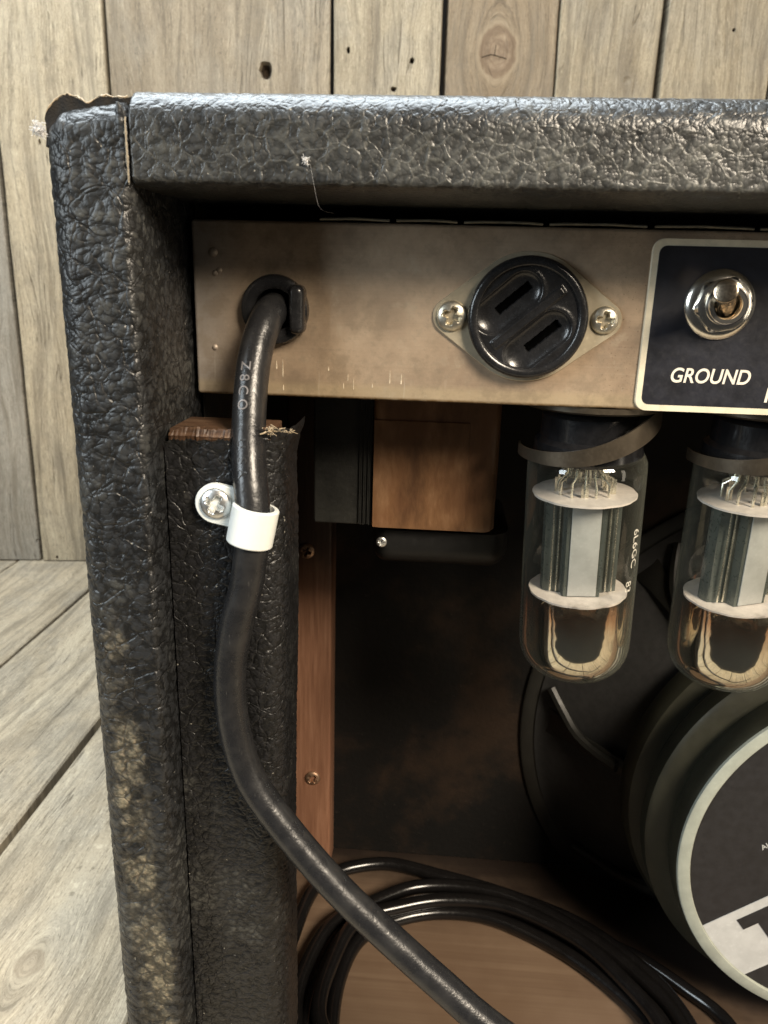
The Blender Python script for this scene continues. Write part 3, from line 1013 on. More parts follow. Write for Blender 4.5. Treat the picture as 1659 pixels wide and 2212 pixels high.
mb = MB().box(560.6, 581, 0, 270, -372, 40.6, 6)
build('side_panel', mb, M['tolex_batten'], amp)
mb = MB().box(-80.0, 560.4, 0.5, 269, -372, -352, 2)
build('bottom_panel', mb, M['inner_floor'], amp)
mb = MB().box(-79.9, 560.3, 205, 224, -351.7, 20.0, 0.5)
build('baffle', mb, M['dark_board'], amp)
mb = MB()
mb.box(-79.4, -79.0 + 0.0, 48, 204.5, -351.5, 20.0)
build('inner_lining', mb, M['dark_board'], amp, smooth=False)
for x in (-70, 550):
    for y in (30, 240):
        mb = MB().lathe([(0, -400), (15, -400), (17, -397), (19, -373.5), (0, -373.5)], 24, 'z', (x, y, 0))
        build('rubber_foot', mb, M['bakelite'], amp)

# seam of frayed cloth where the top covering meets the side
mb = MB()
P = []
rd = random.Random(5)
zz = rng(21, 36, 0.6)
for i, z in enumerate(zz):
    w = (0.02 + 0.42 * rd.random()) * (1.0 if 24 < z < 33 else 0.4)
    y = -0.75 if z < 34 else -0.75 + (z - 34) ** 2 * 0.09
    P.append(((-81.0 - w, y, z), (-80.9, y - 0.35, z), (-80.7 + w * 0.7, y, z)))
v = [q for p in P for q in p]
f = []
for i in range(len(P) - 1):
    for k in range(2):
        f.append((i * 3 + k, i * 3 + k + 1, i * 3 + k + 4, i * 3 + k + 3))
mb.add(v, f)
M['seam'] = simple('dusty_seam_cloth', (0.21, 0.185, 0.14), 0.8, var=0.5, scale=0.6)
build('frayed_seam', mb, M['seam'], amp)

# torn covering standing up at the missing corner guard
def smoothz(pts, x):
    for (a, za), (b, zb) in zip(pts, pts[1:]):
        if a <= x <= b:
            t = (x - a) / (b - a)
            return za + (zb - za) * t
    return pts[-1][1]


crest = [(-104.0, 36.5), (-102.6, 38.8), (-100.6, 40.8), (-97.6, 41.9), (-95.0, 41.2), (-92.4, 39.7), (-90.6, 41.0), (-88.0, 41.6), (-84.1, 41.2), (-81.0, 41.4)]
base = [(-104.5, 33.0), (-100.0, 34.6), (-96.0, 36.4), (-91.0, 37.6), (-81.0, 38.6)]
mb = MB()
xs = rng(-104.0, -81.0, 0.5)
v = []
for x in xs:
    zt, zb = smoothz(crest, x) + rd.uniform(-.22, .22), smoothz(base, x) - 3.5
    wob = 0.25 * math.sin(x * 1.3)
    for k in range(7):
        t = k / 6
        v.append((x, 4.2 + wob + 2.2 * t - 1.6 * t * t * t, zb + (zt - zb) * t))
    for k in range(7):
        t = 1 - k / 6
        v.append((x, 5.5 + wob + 2.2 * t - 1.6 * t * t * t, zb + (zt - zb) * t - 0.15))
n = 14
f = []
for i in range(len(xs) - 1):
    for k in range(n):
        f.append((i * n + k, (i + 1) * n + k, (i + 1) * n + (k + 1) % n, i * n + (k + 1) % n))
f.append(tuple(range(n)))
f.append(tuple((len(xs) - 1) * n + k for k in range(n))[::-1])
mb.add(v, f)
M['torn_vinyl'] = simple("torn_vinyl_underside", (0.009, 0.007, 0.005), 0.85, var=0.5, scale=0.3, bump=0.3)
build('torn_covering', mb, M['torn_vinyl'], amp)
mb = MB()
pts = [(x, 4.9 + 0.25 * math.sin(x * 1.3), smoothz(crest, x) + 0.15 + rd.uniform(-.15, .2)) for x in rng(-103.4, -82, 0.6)]
mb.tube(pts, [rd.uniform(.08, .34) for _ in pts], 8)
build('torn_edge', mb, M['fray'], amp)

# vinyl covered batten on the left inner wall, torn open at its top
def bat_top(x):
    return smoothz([(-80, -47.0), (-77, -46.6), (-72, -46.2), (-66, -46.4), (-60, -45.8), (-57.5, -43.4), (-52, -42.6), (-47, -42.3), (-40, -42.0)], x)


sec = [(x, 10.2) for x in rng(-79.6, -54.5, 0.62)]
sec += [(-54.5 + 8.3 * math.sin(t), 18.5 - 8.3 * math.cos(t)) for t in rng(0.08, math.pi / 2, 0.09)]
sec += [(-46.2, y) for y in rng(18.5, 34, 1.2)[1:]]
rows = 420
mb = MB()
v = []
for j in range(rows + 1):
    t = j / rows
    for (x, y) in sec:
        zt = bat_top(x) + 0.5 * math.sin(x * 3.1) * math.sin(x * 1.7)
        z = zt + (-290 - zt) * t
        flare = math.exp(-((z + 42) / 7.0) ** 2)
        dx = 3.2 * flare * max(0, (x + 58) / 12)
        dy = -1.0 * math.exp(-(zt - z) / 2.0)
        v.append((x + dx + 1.5 * math.exp(-((z + 90) / 60) ** 2) * max(0, (x + 62) / 16), y + dy, z))
n = len(sec)
f = [(j * n + i, (j + 1) * n + i, (j + 1) * n + i + 1, j * n + i + 1) for j in range(rows) for i in range(n - 1)]
mb.add(v, f)
bat = build('back_batten', MB().box(-79.3, -49.8, 13.6, 34, -351.6, -44.0, 0.6), M['torn_wood'], amp)
build('vinyl_covering', mb, M['tolex_batten'], bat, angle=180)
mb = MB()
v = []
sx = rng(-78.6, -48.5, 0.7)
for x in sx:
    zt = smoothz([(-79, -45.2), (-76, -43.8), (-71, -42.9), (-66, -43.6), (-60, -43.4), (-56, -43.0), (-48, -42.0)], x) + rd.uniform(-.35, .35)
    v += [(x, 11.6 + rd.uniform(-.3, .3), -47.5), (x, 10.9 + rd.uniform(-.4, .3), -45.6), (x, 12.0 + rd.uniform(-.3, .3), zt), (x, 16, zt - 0.4)]
f = [(i * 4 + k, (i + 1) * 4 + k, (i + 1) * 4 + k + 1, i * 4 + k + 1) for i in range(len(sx) - 1) for k in range(3)]
mb.add(v, f)
build('splintered_top', mb, M['torn_wood'], bat, smooth=False)
mb = MB()
for k in range(55):
    x = rd.choice((rd.gauss(-48.6, 0.8), rd.uniform(-49, -41.5)))
    p = [(x, 9.8 + rd.uniform(-.4, .8), bat_top(x) + rd.uniform(-1.6, 0.1))]
    d = Vector((rd.gauss(0, .8), rd.gauss(-.1, .4), rd.uniform(0.2, 1.0)))
    for q in range(5):
        a = p[-1]
        d += Vector((rd.gauss(0, .5), rd.gauss(0, .3), rd.gauss(-.12, .35)))
        p.append((a[0] + d.x * .22, a[1] + d.y * .2, a[2] + d.z * .16))
    mb.tube(p, rd.uniform(.08, .2), 5)
fr = build('frayed_threads', mb, M['fray'], bat)

# pine cleat behind it, with two bronzed screws
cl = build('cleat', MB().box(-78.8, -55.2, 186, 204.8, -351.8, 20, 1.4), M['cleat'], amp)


def screw_mb(R, h, cross=0.62, w=0.15, depth=0.75, slot=False):
    def fn(u, ww):
        d = math.hypot(u, ww) / R
        y = -h * math.sqrt(max(0.0, 1 - d * d * 0.92)) if d < 1 else 0
        if d >= 0.985: y = 0.0
        a, b = abs(u) / R, abs(ww) / R
        k = 0.0
        wid = w * (1.25 - 0.6 * d)
        for p, q in ((a, b), (b, a)):
            if q < wid * 1.5 and p < cross:
                e = min(1.0, (wid * 1.5 - q) / (wid * 0.6)) * min(1.0, (cross - p) / (0.18))
                k = max(k, e)
        return y + k * h * depth * 1.5
    return MB().hfield(fn, R, R / 17.0)


SCR = screw_mb(1.0, 0.45)


def screw(parent, x, y, z, R, mat, turn=0.0, tilt=0.0):
    mb = MB()
    mb.v = [(a * R, b * R, c * R) for a, b, c in SCR.v]
    mb.f = SCR.f
    o = build('screw', mb, mat, parent, (x, y, z), local=True, angle=60)
    o.rotation_euler = (tilt, turn, 0)
    return o


screw(cl, -68.8, 185.9, -143.1, 4.4, M['screw_old'], 0.3)
screw(cl, -65.6, 185.9, -286.4, 4.6, M['screw_old'], 0.7)

# chassis
ch = build('chassis', MB().box(-78.6, 556, 40, 190, -37.5, 15.4, 1.1), M['chassis'], amp)
xs = [-40, -17, 3, 28, 58, 88, 118]
for a, b in zip(xs, xs[1:]):
    mb = MB()
    pp = [(x, 39.2 + 0.5 * math.sin(x * .5), 16.0 + 0.35 * math.sin((x - a) / (b - a) * math.pi)) for x in rng(a + 1.2, b - 0.8, 2)]
    mb.tube(pp, 0.42, 8)
    build('foil_strip', mb, M['foil'], ch)
for (x, z) in ((-71.9, 5.9), (-71.5, -0.2), (-72.3, -22.7), (-70.2, 0.6)):
    r = 1.5 if z > 5 else 1.0
    build('dimple', MB().lathe([(r, 40.0), (r * .85, 40 - .25 * r), (r * .4, 40 - .5 * r), (0.01, 40 - .55 * r)], 16, 'y', (x, 0, z)), M['chassis'], ch)
rd = random.Random(12)
mb = MB()
for (x, z, L) in ((-50.6, -28.5, 5.0), (-50.5, -34.6, 1.6), (-52.6, -27.5, 2.5), (-29.8, -30.6, 2.2), (-28.0, -32.6, 3.4), (-31.2, -33.4, 1.8), (-16.5, -30, 4.0), (-12.9, -30.6, 3.0), (-36, -28.2, 1.2), (-22, -33, 1.2)):
    w = rd.uniform(.10, .24)
    mb.prism([(x - w, z - L * .5), (x, z - L * .6), (x + w, z - L * .4), (x + w * .6, z + L * .3), (x, z + L * .6), (x - w * .7, z + L * .3)], 39.93, 40.4)
M['streak'] = simple('pale_corrosion', (0.50, 0.43, 0.32), 0.6, var=0.3, scale=0.8)
build('corrosion_streaks', mb, M['streak'], ch, smooth=False)

# control plate
cp = build('control_plate', MB().prism(rrect(59.5, 330, -37.4, 13.0, 3.4), 39.15, 40.3, 0.25), M['cream'], amp, angle=30)
build('black_panel', MB().prism(rrect(61.5, 328, -35.4, 11.0, 2.2), 39.0, 39.6, 0.1), M['black_panel'], cp, angle=30)


def lettering(parent, body, size, x, z, y, mat, bold=0.0, shear=0.0, rotz=0.0, width=None, spacing=1.0):
    v, f = text_mesh(body, size, bold, shear, 0.06, spacing)
    if width:
        w = max(p[0] for p in v) - min(p[0] for p in v)
        k = width / w
        v = [(p[0] * k, p[1], p[2]) for p in v]
    ca, sa = math.cos(rotz), math.sin(rotz)
    mb = MB()
    mb.add([(x + p[0] * ca - p[2] * sa, y + p[1], z + p[0] * sa + p[2] * ca) for p in v], f)
    return build('lettering', mb, mat, parent, smooth=False)


lettering(cp, "GROUND", 6.2, 81.2, -26.2, 38.95, M['letter'], 0.10, 0.16, 0.0, 23.6, 1.0)
lettering(cp, "1", 6.2, 98.7, -31.3, 38.95, M['letter'], 0.10, 0.1)

# ground toggle switch
tx, tz = 80.6, -5.2
tg = build('toggle_switch', MB().lathe([(5.6, 39), (5.6, 31.6), (5.1, 30.9), (4.0, 30.9), (3.5, 31.6), (3.3, 37.5), (0.01, 38)], 40, 'y', (tx, 0, tz)), M['chrome'], amp)
build('washer', MB().lathe([(10.1, 38.95), (10.2, 38.5), (9.9, 38.1), (8.4, 37.2), (5, 36.9)], 48, 'y', (tx, 0, tz)), M['chrome'], tg)
hexp = [(8.6 * math.cos(math.radians(60 * i + 12)), 8.6 * math.sin(math.radians(60 * i + 12))) for i in range(6)]
mb = MB()
prof = []
NS = 72
def hexr(t, R=8.4):
    a = (t - math.radians(12)) % (math.pi / 3) - math.pi / 6
    return R * math.cos(math.pi / 6) / math.cos(a)
lay = [(1.0, 37.8, 0), (1.0, 35.2, 0), (1.0, 34.2, 1), (0.86, 33.7, 1), (0.72, 33.6, 1)]
v = []
for (k, y, rnd) in lay:
    for i in range(NS):
        t = 2 * math.pi * i / NS
        r = min(hexr(t), 7.5) if rnd else hexr(t)
        r *= k
        v.append((tx + r * math.cos(t), y, tz + r * math.sin(t)))
f = [(j * NS + i, j * NS + (i + 1) % NS, (j + 1) * NS + (i + 1) % NS, (j + 1) * NS + i) for j in range(len(lay) - 1) for i in range(NS)]
mb.add(v, f)
build('hex_nut', mb, M['chrome'], tg, angle=25)
pl = [(tx + 1.2, 37, tz - 1.6), (tx + 0.2, 33, tz - 0.6), (tx - 1.8, 28, tz + 1.4), (tx - 3.8, 23, tz + 3.0), (tx - 4.8, 20.5, tz + 3.7), (tx - 5.3, 19.2, tz + 4.1), (tx - 5.5, 18.7, tz + 4.25)]
build('lever', MB().tube(catmull(pl, 5), [1.9 + 1.4 * min(1, i / 22) - (0 if i < 25 else (i - 25) ** 2 * 0.085) for i in range(31)], 24), M['lever'], tg)

# two-slot power outlet on its diamond plate
ox, oz = 24.6, -10.6
ol = build('power_outlet', MB().lathe([(17.9, 40.0), (17.9, 36.2), (17.5, 35.4), (16.6, 34.9), (15.4, 35.1), (14.9, 35.6), (14.8, 36.4)], 72, 'y', (ox, 0, oz)), M['bakelite'], amp)
poly = hull(circ(ox, oz, 19.2, 72) + circ(1.9, -10.8, 5.7, 30) + circ(47.6, -10.7, 5.4, 30))
build('mounting_plate', MB().prism(poly, 39.1, 40.2, 0.2), M['plate_zinc'], ol, angle=30)
ca, sa = math.cos(math.radians(41)), math.sin(math.radians(41))


def outlet_face(u, w):
    d = math.hypot(u, w)
    a = u * ca + w * sa          # along the slots
    b = -u * sa + w * ca
    y = 36.0
    for s in (1, -1):
        q = b - s * 7.2
        # shallow scooped dish around each slot
        da = max(0.0, abs(a + 2.0) - 6.0)
        r = math.hypot(da, q) / 5.4
        if r < 1:
            y += 1.9 * (1 - r * r) ** 0.75
        y -= 0.25 * math.exp(-((r - 1.08) / 0.14) ** 2)
        if abs(q) < 1.25 and abs(a - 0.3) < 6.2:
            y = 38.95
    # raised centre bar
    if abs(b) < 1.6 and d < 13.5:
        y -= 0.7 * min(1, (1.6 - abs(b)) / 0.5) * min(1, (13.5 - d) / 1.0)
    return y


mb = MB().hfield(outlet_face, 15.0, 0.25)
mb.v = [(a + ox, b, c + oz) for a, b, c in mb.v]
mb.f = [q for q in mb.f if not all(mb.v[i][1] > 38.5 for i in q)]
build('outlet_face', mb, M['bakelite'], ol, angle=50)
mb = MB()
for s in (1, -1):
    cx, cz = ox - sa * 7.2 * s, oz + ca * 7.2 * s
    mb.add([(cx + i * ca * 7.2 - j * sa * 1.8, 38.85, cz + i * sa * 7.2 + j * ca * 1.8) for i, j in ((-1, -1), (1, -1), (1, 1), (-1, 1))], [(0, 1, 2, 3)])
build('slot_bottom', mb, M['slot'], ol, smooth=False)
screw(ol, 1.9, 39.05, -10.8, 4.6, M['screw'], 0.35)
screw(ol, 47.8, 39.05, -10.7, 4.2, M['screw'], 0.15)

# strain relief bushing for the cord
sr = build('strain_relief', MB().lathe([(10.3, 40.05), (10.5, 37.6), (10.2, 36.4), (9.2, 35.8), (7.0, 35.9), (6.2, 36.6), (6.0, 41)], 48, 'y', (-52.4, 0, -10.4)), M['bakelite'], amp)
mb = MB().rbox((-47.5, -42.6, 32.6, 39, -17.5, -2.8), (1.6, 2.2, 2.2, 1.0, 2.4, 2.4), rng(-47.5, -42.6, .5), rng(32.6, 39, .6), rng(-17.5, -2.8, .6))
build('bushing_lug', mb, M['bakelite'], sr)
build('hole', MB().lathe([(6.4, 39.2), (0.01, 39.2)], 32, 'y', (-52.4, 0, -10.4)), M['slot'], sr)

# white nylon cable clip on the batten
axis = Vector((0.20, 0.05, 1.0)).normalized()
cc = Vector((-52.4, 3.6, -69.3))
rgt = Vector((1, 0, 0)); rgt = (rgt - axis * rgt.dot(axis)).normalized()
fw = axis.cross(rgt).normalized()          # away from the camera
mb = MB()
v, f = [], []
N = 48
hh = 5.6
for (r, dz) in ((5.35, -hh), (6.5, -hh), (6.75, -hh + .35), (6.75, hh - .35), (6.5, hh), (5.35, hh)):
    for i in range(N):
        t = 2 * math.pi * i / N
        v.append(cc + rgt * (r * math.cos(t)) + fw * (r * math.sin(t)) + axis * dz)
for j in range(6):
    for i in range(N):
        a, b = j * N + i, j * N + (i + 1) % N
        c2, d2 = ((j + 1) % 6) * N + (i + 1) % N, ((j + 1) % 6) * N + i
        f.append((a, b, c2, d2))
mb.add(v, f)
tilt = math.radians(-11)
st = []
for i in range(17):
    t = math.radians(90 + 180 * i / 16)
    st.append((-64.2 + 6.1 * math.cos(t), 6.1 * math.sin(t)))
st += [(-54.0, -6.0), (-54.0, 6.0)]
st = [(-64.2 + (x + 64.2) * math.cos(tilt) - z * math.sin(tilt), -64.6 + (x + 64.2) * math.sin(tilt) + z * math.cos(tilt)) for x, z in st]
mb.prism(st, 6.9, 8.9, 0.35)
clip = build('cable_clip', mb, M['nylon'], amp, angle=30)
screw(clip, -64.0, 6.9, -64.3, 4.7, M['screw_new'], 0.5)

# transformer hanging behind the chassis
tf = build('transformer', MB().box(-48.8, -27.0, 88, 150, -95.0, -38, 1.0), M['core'], amp)
mb = MB()
for k in range(9):
    x = -30.6 + 0.55 * k
    mb.box(x, x + 0.35, 86.9 + 0.5 * (k % 3), 92, -94.2 - 0.5 * (k % 2), -38.5)
build('lamination_edges', mb, M['core'], tf, smooth=False)
mb = MB().rbox((-25.6, 23.0, 86.5, 146, -96.0, -38.2), (2, 5, 2, 5, 2, 2), rng(-25.6, 23, 1.2), rng(86.5, 146, 2.5), rng(-96, -38.2, 2))
build('paper_winding', mb, M['paper'], tf)
mb = MB().rbox((-25.2, 11.5, 85.9, 90, -95.2, -52.0), (.6, .6, .6, .6, .6, .6), rng(-25.2, 11.5, 3), [85.9, 86.4, 89, 90], rng(-95.2, -52, 3))
build('paper_wrap', mb, M['paper'], tf)
mb = MB().rbox((-26, 30, 92, 150, -114, -96.4), (6, 8, 10, 10, 9, 1), rng(-26, 30, 2), rng(92, 150, 2.5), rng(-114, -96.4, 1.5))
build('bell_cover', mb, M['bell'], tf)
screw(tf, -21.5, 91.6, -103.0, 2.2, M['screw_new'], 0.2)

# ------------------------------------------------------------------ speaker
sx, sz = 210.0, -249.0
sp = build('speaker', MB().lathe([(91, 101.6), (91.8, 103), (92, 112), (90, 116.5), (90, 118), (99, 119), (101, 121), (101.5, 128), (100, 132), (96, 135), (96, 140), (104, 142), (106, 146), (106, 154), (100, 160)], 128, 'y', (sx, 0, sz)), M['olive'], amp)
build('rim', MB().lathe([(91.2, 101.8), (91.0, 100.4), (90.4, 99.9), (85.8, 99.9), (85.3, 100.4), (85.2, 101.5)], 128, 'y', (sx, 0, sz)), M['rim'], sp)
lab = build('label_disc', MB().lathe([(85.4, 101.0), (0.01, 101.0)], 96, 'y', (sx, 0, sz)), M['label'], sp)
# broad white band of the label, cut by the heavy black letter
from math import atan2
u0 = Vector((134.2, -291.5)); u1 = Vector((162.3, -270.6))
ed = (u1 - u0).normalized()
nd = Vector((ed.y, -ed.x))


def clipcirc(p, R=85.2):
    d = Vector(p) - Vector((sx, sz))
    return tuple(Vector((sx, sz)) + d * (R / d.length)) if d.length > R else tuple(p)


def ray_circ(p, d, R=85.2):
    c = Vector((sx, sz))
    q = p - c
    b = q.dot(d)
    disc = b * b - (q.length_squared - R * R)
    return p + d * (-b - math.sqrt(disc)), p + d * (-b + math.sqrt(disc))


bandw = 35.5
t0, t1 = ray_circ(u1, ed)
b0, b1 = ray_circ(u1 + nd * bandw, ed)
c0 = Vector((sx, sz))
def arc(p, q, n=10):
    a, b = atan2((p - c0).y, (p - c0).x), atan2((q - c0).y, (q - c0).x)
    while b < a: b += 2 * math.pi
    return [c0 + Vector((math.cos(a + (b - a) * i / n), math.sin(a + (b - a) * i / n))) * 85.2 for i in range(n + 1)]
poly = arc(t0, b0, 14) + arc(b1, t1, 14)
poly = [(p.x, p.y) for p in poly]
build('label_band', MB().prism(poly, 100.7, 101.0), M['label_white'], sp, smooth=False)
def bl(a, b):        # along the band from its upper edge point, across it downwards
    p = u1 + ed * a + nd * b
    return (p.x, p.y)
T = [(-18.3, 4.8), (40, 4.8), (40, 11.2), (16, 11.2), (16, 30.5), (-10.7, 30.5), (-10.7, 11.2), (-18.3, 11.2)]
build('lettering', MB().prism([bl(*p) for p in T][::-1], 100.4, 100.7), M['label'], sp, smooth=False)
lettering(sp, "ALL", 3.8, 157.6, -242.6, 100.9, M['label_white'], 0.03, 0.0, math.radians(36))
build('cone', MB().lathe([(100, 158), (112, 170), (140, 199), (146, 201)], 96, 'y', (sx, 0, sz)), M['cone'], sp)
build('mounting_ring', MB().lathe([(141, 204.8), (141, 202.6), (142, 202.1), (153, 202.1), (154, 202.8), (154, 204.8)], 96, 'y', (sx, 0, sz)), M['frame'], sp)
for k in range(8):
    a = math.radians(178 + 45 * k)
    mb = MB()
    def pt(r, y, off):
        return (sx + r * math.cos(a) - off * math.sin(a), y, sz + r * math.sin(a) + off * math.cos(a))
    st_ = [(98, 150, 5), (108, 160, 4.5), (120, 174, 4.5), (132, 190, 6), (140, 201.5, 9)]
    v, f = [], []
    for (r, y, w) in st_:
        v += [pt(r, y - 2, -w + 1), pt(r, y - 2, w - 1), pt(r + 1, y, w), pt(r + 2, y + 3, w), pt(r + 2, y + 3, -w), pt(r + 1, y, -w)]
    for j in range(len(st_) - 1):
        for i in range(6):
            f.append((j * 6 + i, j * 6 + (i + 1) % 6, (j + 1) * 6 + (i + 1) % 6, (j + 1) * 6 + i))
    f += [tuple(range(6))[::-1], tuple(24 + i for i in range(6))]
    mb.add(v, f)
    # raised rib that turns from the ring towards the pot
    q = [pt(140, 197, -21), pt(133, 189.5, -11), pt(126, 180, -3), pt(117, 168.5, 0), pt(108, 157, 0)]
    mb.tube(catmull(q, 5), 3.0, 8)
    build('basket_leg', mb, M['frame'], sp)

# ------------------------------------------------------------------ tube sockets, spring clamps and the two power tubes
tubes = [Vector((51.2, 64, -41.0)), Vector((109.6, 64, -41.0))]
for i, T0 in enumerate(tubes):
    so = build('tube_socket', MB().lathe([(24, -37.6), (24, -39.4), (22.5, -40.2), (14, -40.6), (13, -41.5), (0.01, -41.5)], 40, 'z', (T0.x, T0.y, 0)), M['clamp'], amp)
    mb = MB()
    v = []
    n = 44
    for k in range(n + 1):
        t = math.radians(170 + 260 * k / n)
        r = 22.8
        x, y = T0.x + r * math.cos(t) * 1.03, T0.y + r * math.sin(t)
        u = (math.cos(t) * 1.0 + 1) / 2
        zc = -56.0 + 16.0 * u ** 2.2
        hgt = 2.4 + 3.6 * u
        v += [(x, y, zc + hgt * .75), (x, y, zc - hgt * .75)]
    for k in range(n + 1):
        a = v[2 * k]; b = v[2 * k + 1]
    v2 = []
    for k in range(n + 1):
        for p in (v[2 * k], v[2 * k + 1]):
            d = Vector((p[0] - T0.x, p[1] - T0.y, 0)).normalized() * 0.7
            v2.append((p[0] - d.x, p[1] - d.y, p[2]))
    q = v + v2
    o2 = len(v)
    f = []
    for k in range(n):
        a, b, c, d = 2 * k, 2 * k + 1, 2 * k + 3, 2 * k + 2
        f += [(a, b, c, d), (o2 + d, o2 + c, o2 + b, o2 + a), (a, d, o2 + d, o2 + a), (b, o2 + b, o2 + c, c)]
    mb.add(q, f)
    build('spring_clamp', mb, M['clamp'], so)

t1 = empty('vacuum_tube', tuple(tubes[0]), 'clear glass power tube hanging under the chassis left of the GROUND panel, fully in view', 'vacuum tube', 'power tubes under the chassis')
L = dict(local=True)
o0 = tuple(tubes[0])


def tb(name, mb, mat, parent=None, **k):
    return build(name, mb, mat, parent or t1, o0, local=True, **k)


tb('base', MB().lathe([(0.01, -0.6), (15.5, -0.6), (16.5, -1.4), (17.0, -9), (18.8, -10.5), (19.2, -15.5), (18, -17), (0.01, -17)], 48), M['bakelite_base'])
gp = [(17.0, -14.0), (19.6, -15.5), (20.8, -18), (21.0, -21), (21.0, -84)]
for i in range(11):
    t = math.radians(90 * i / 10)
    gp.append((6.0 + 15.0 * max(0.0, math.cos(t)) ** 0.72, -86 - 15.6 * math.sin(t) ** 0.80))
gp += [(4, -102.2), (0.01, -102.6)]
gl = tb('glass_envelope', MB().lathe(gp, 72), M['glass'], angle=60)
gt = [(r * 0.965, z * 1.0 + 0.6) for (r, z) in [(21.0, -70.5), (21.0, -74), (21.0, -78), (21.0, -84)] + gp[5:]]
gt = [(20.2, -60.0), (20.2, -64), (20.2, -67)] + gt
tb('getter_mirror', MB().lathe(gt, 72), M['getter'], gl, angle=60)


def mica(z, r, teeth):
    mb = MB()
    pts = []
    for i in range(teeth * 6):
        t = 2 * math.pi * i / (teeth * 6)
        rr = r - (0.25 if (i % 6) in (0, 1) else 0)
        pts.append((rr * math.cos(t), rr * math.sin(t) * 0.94))
    n = len(pts)
    mb.add([(x, y, z + .35) for x, y in pts] + [(x, y, z - .35) for x, y in pts], [tuple(range(n)), tuple(range(n, 2 * n))[::-1]] + [(i, n + i, n + (i + 1) % n, (i + 1) % n) for i in range(n)])
    return mb


tb('mica_disc', mica(-30.5, 18.6, 10), M['mica'], smooth=False)
tb('mica_disc', mica(-68.2, 18.2, 10), M['mica'], smooth=False)
# anode: flat light centre, folded grey wings
sec = [(-14.0, 1.0), (-13.5, -2.4), (-7.2, -4.5), (-6.6, -8.2), (6.6, -8.2), (7.2, -4.5), (13.5, -2.4), (14.0, 1.0), (13.5, 3), (7, 8), (-7, 8), (-13.5, 3)]
mb = MB()
n = len(sec)
mb.add([(x, y, z) for z in (-31, -67.8) for x, y in sec], [(i, (i + 1) % n, n + (i + 1) % n, n + i) for i in range(n)] + [tuple(range(n))[::-1], tuple(range(n, 2 * n))])
an = tb('anode', mb, M['anode'], smooth=False)
tb('anode_face', MB().box(-5.2, 5.2, -8.75, -8.25, -67.4, -31.4, 0.2), M['anode_light'], an)
mb = MB()
for x in (-11.0, -8.8, 9.2, 11.4):
    mb.tube([(x, -5.2 + .25 * abs(x - 0) * .2, -31.5), (x, -5.2 + .25 * abs(x) * .2, -67)], 0.35, 8)
tb('seam_rib', mb, M['wire'], an)
mb = MB()
rd = random.Random(3)
for k in range(13):
    a = 2 * math.pi * k / 13 + 0.2
    r0, r1 = 9 + rd.uniform(-1.5, 1.5), 6.5
    p = [(r0 * math.cos(a), r0 * math.sin(a), -31), (r0 * math.cos(a), r0 * math.sin(a), -26 + rd.uniform(-1, 2)), (r1 * math.cos(a), r1 * math.sin(a), -23), (r1 * math.cos(a), r1 * math.sin(a), -19)]
    mb.tube(p, 0.5, 8)
    if k % 3 == 0:
        mb.box(r0 * math.cos(a) - 1.3, r0 * math.cos(a) + 1.3, r0 * math.sin(a) - .2, r0 * math.sin(a) + .2, -30.2, -25.5 + rd.uniform(-1, 1.5))
tb('lead_wire', mb, M['wire'])
tb('glass_stem', MB().lathe([(0.01, -24.5), (7.5, -24), (9, -22), (11, -19), (14.5, -17.2)], 32), M['glass'])
mb = MB()
for x in (-11.5, -4.0, 5.0, 12.0):
    mb.tube([(x, -1 - 3 * (abs(x) < 6), -68), (x * .95, -1 - 3 * (abs(x) < 6), -73), (x * .8, -2, -76)], 0.6, 8)
for x in (-9.0, 9.5):
    mb.lathe([(0.01, -1.0), (3.2, -1.0), (3.4, 0), (3.2, 1), (0.01, 1.0)], 20, 'y', (x, -6.5, -75.5))
tb('getter_support', mb, M['wire'])


def wrapped(body, size, ang, z, mat, parent, R=21.06, bold=0.03):
    """lettering running up the glass"""
    v, f = text_mesh(body, size, bold, 0.0, 0.0)
    mb = MB()
    out = []
    for (x, y, zz) in v:
        t = ang + zz / R          # letters lie on their side
        out.append((R * math.cos(t), R * math.sin(t), z + (-x)))
    mb.add(out, [q[::-1] for q in f])
    return build('lettering', mb, mat, parent, o0, local=True, smooth=False)


M['tube_print'] = simple("worn_white_tube_print", (0.50, 0.48, 0.42), 0.6, var=0.4, scale=0.8)
wrapped("6L6GC", 5.0, math.radians(-38), -46.5, M['tube_print'], gl)
wrapped("83", 4.6, math.radians(-44), -60.5, M['tube_print'], gl)
t1.scale = (0.98, 0.98, 1.0)
t1.rotation_euler = (math.radians(3.0), math.radians(-2.2), 0)


def copy_tree(root, origin):
    r = root.copy()
    C.objects.link(r)
    place(r, origin, None)
    for c in list(root.children):
        d = c.copy(); C.objects.link(d); d.parent = r
        for e in list(c.children):
            if e.name.startswith('lettering'):
                continue
            k = e.copy(); C.objects.link(k); k.parent = d
    return r


t2 = copy_tree(t1, tuple(tubes[1]))
t2['label'] = 'second glass power tube beneath the GROUND switch panel, half cut by the right edge'
t2.rotation_euler = (math.radians(3.0), math.radians(-2.0), math.radians(20))

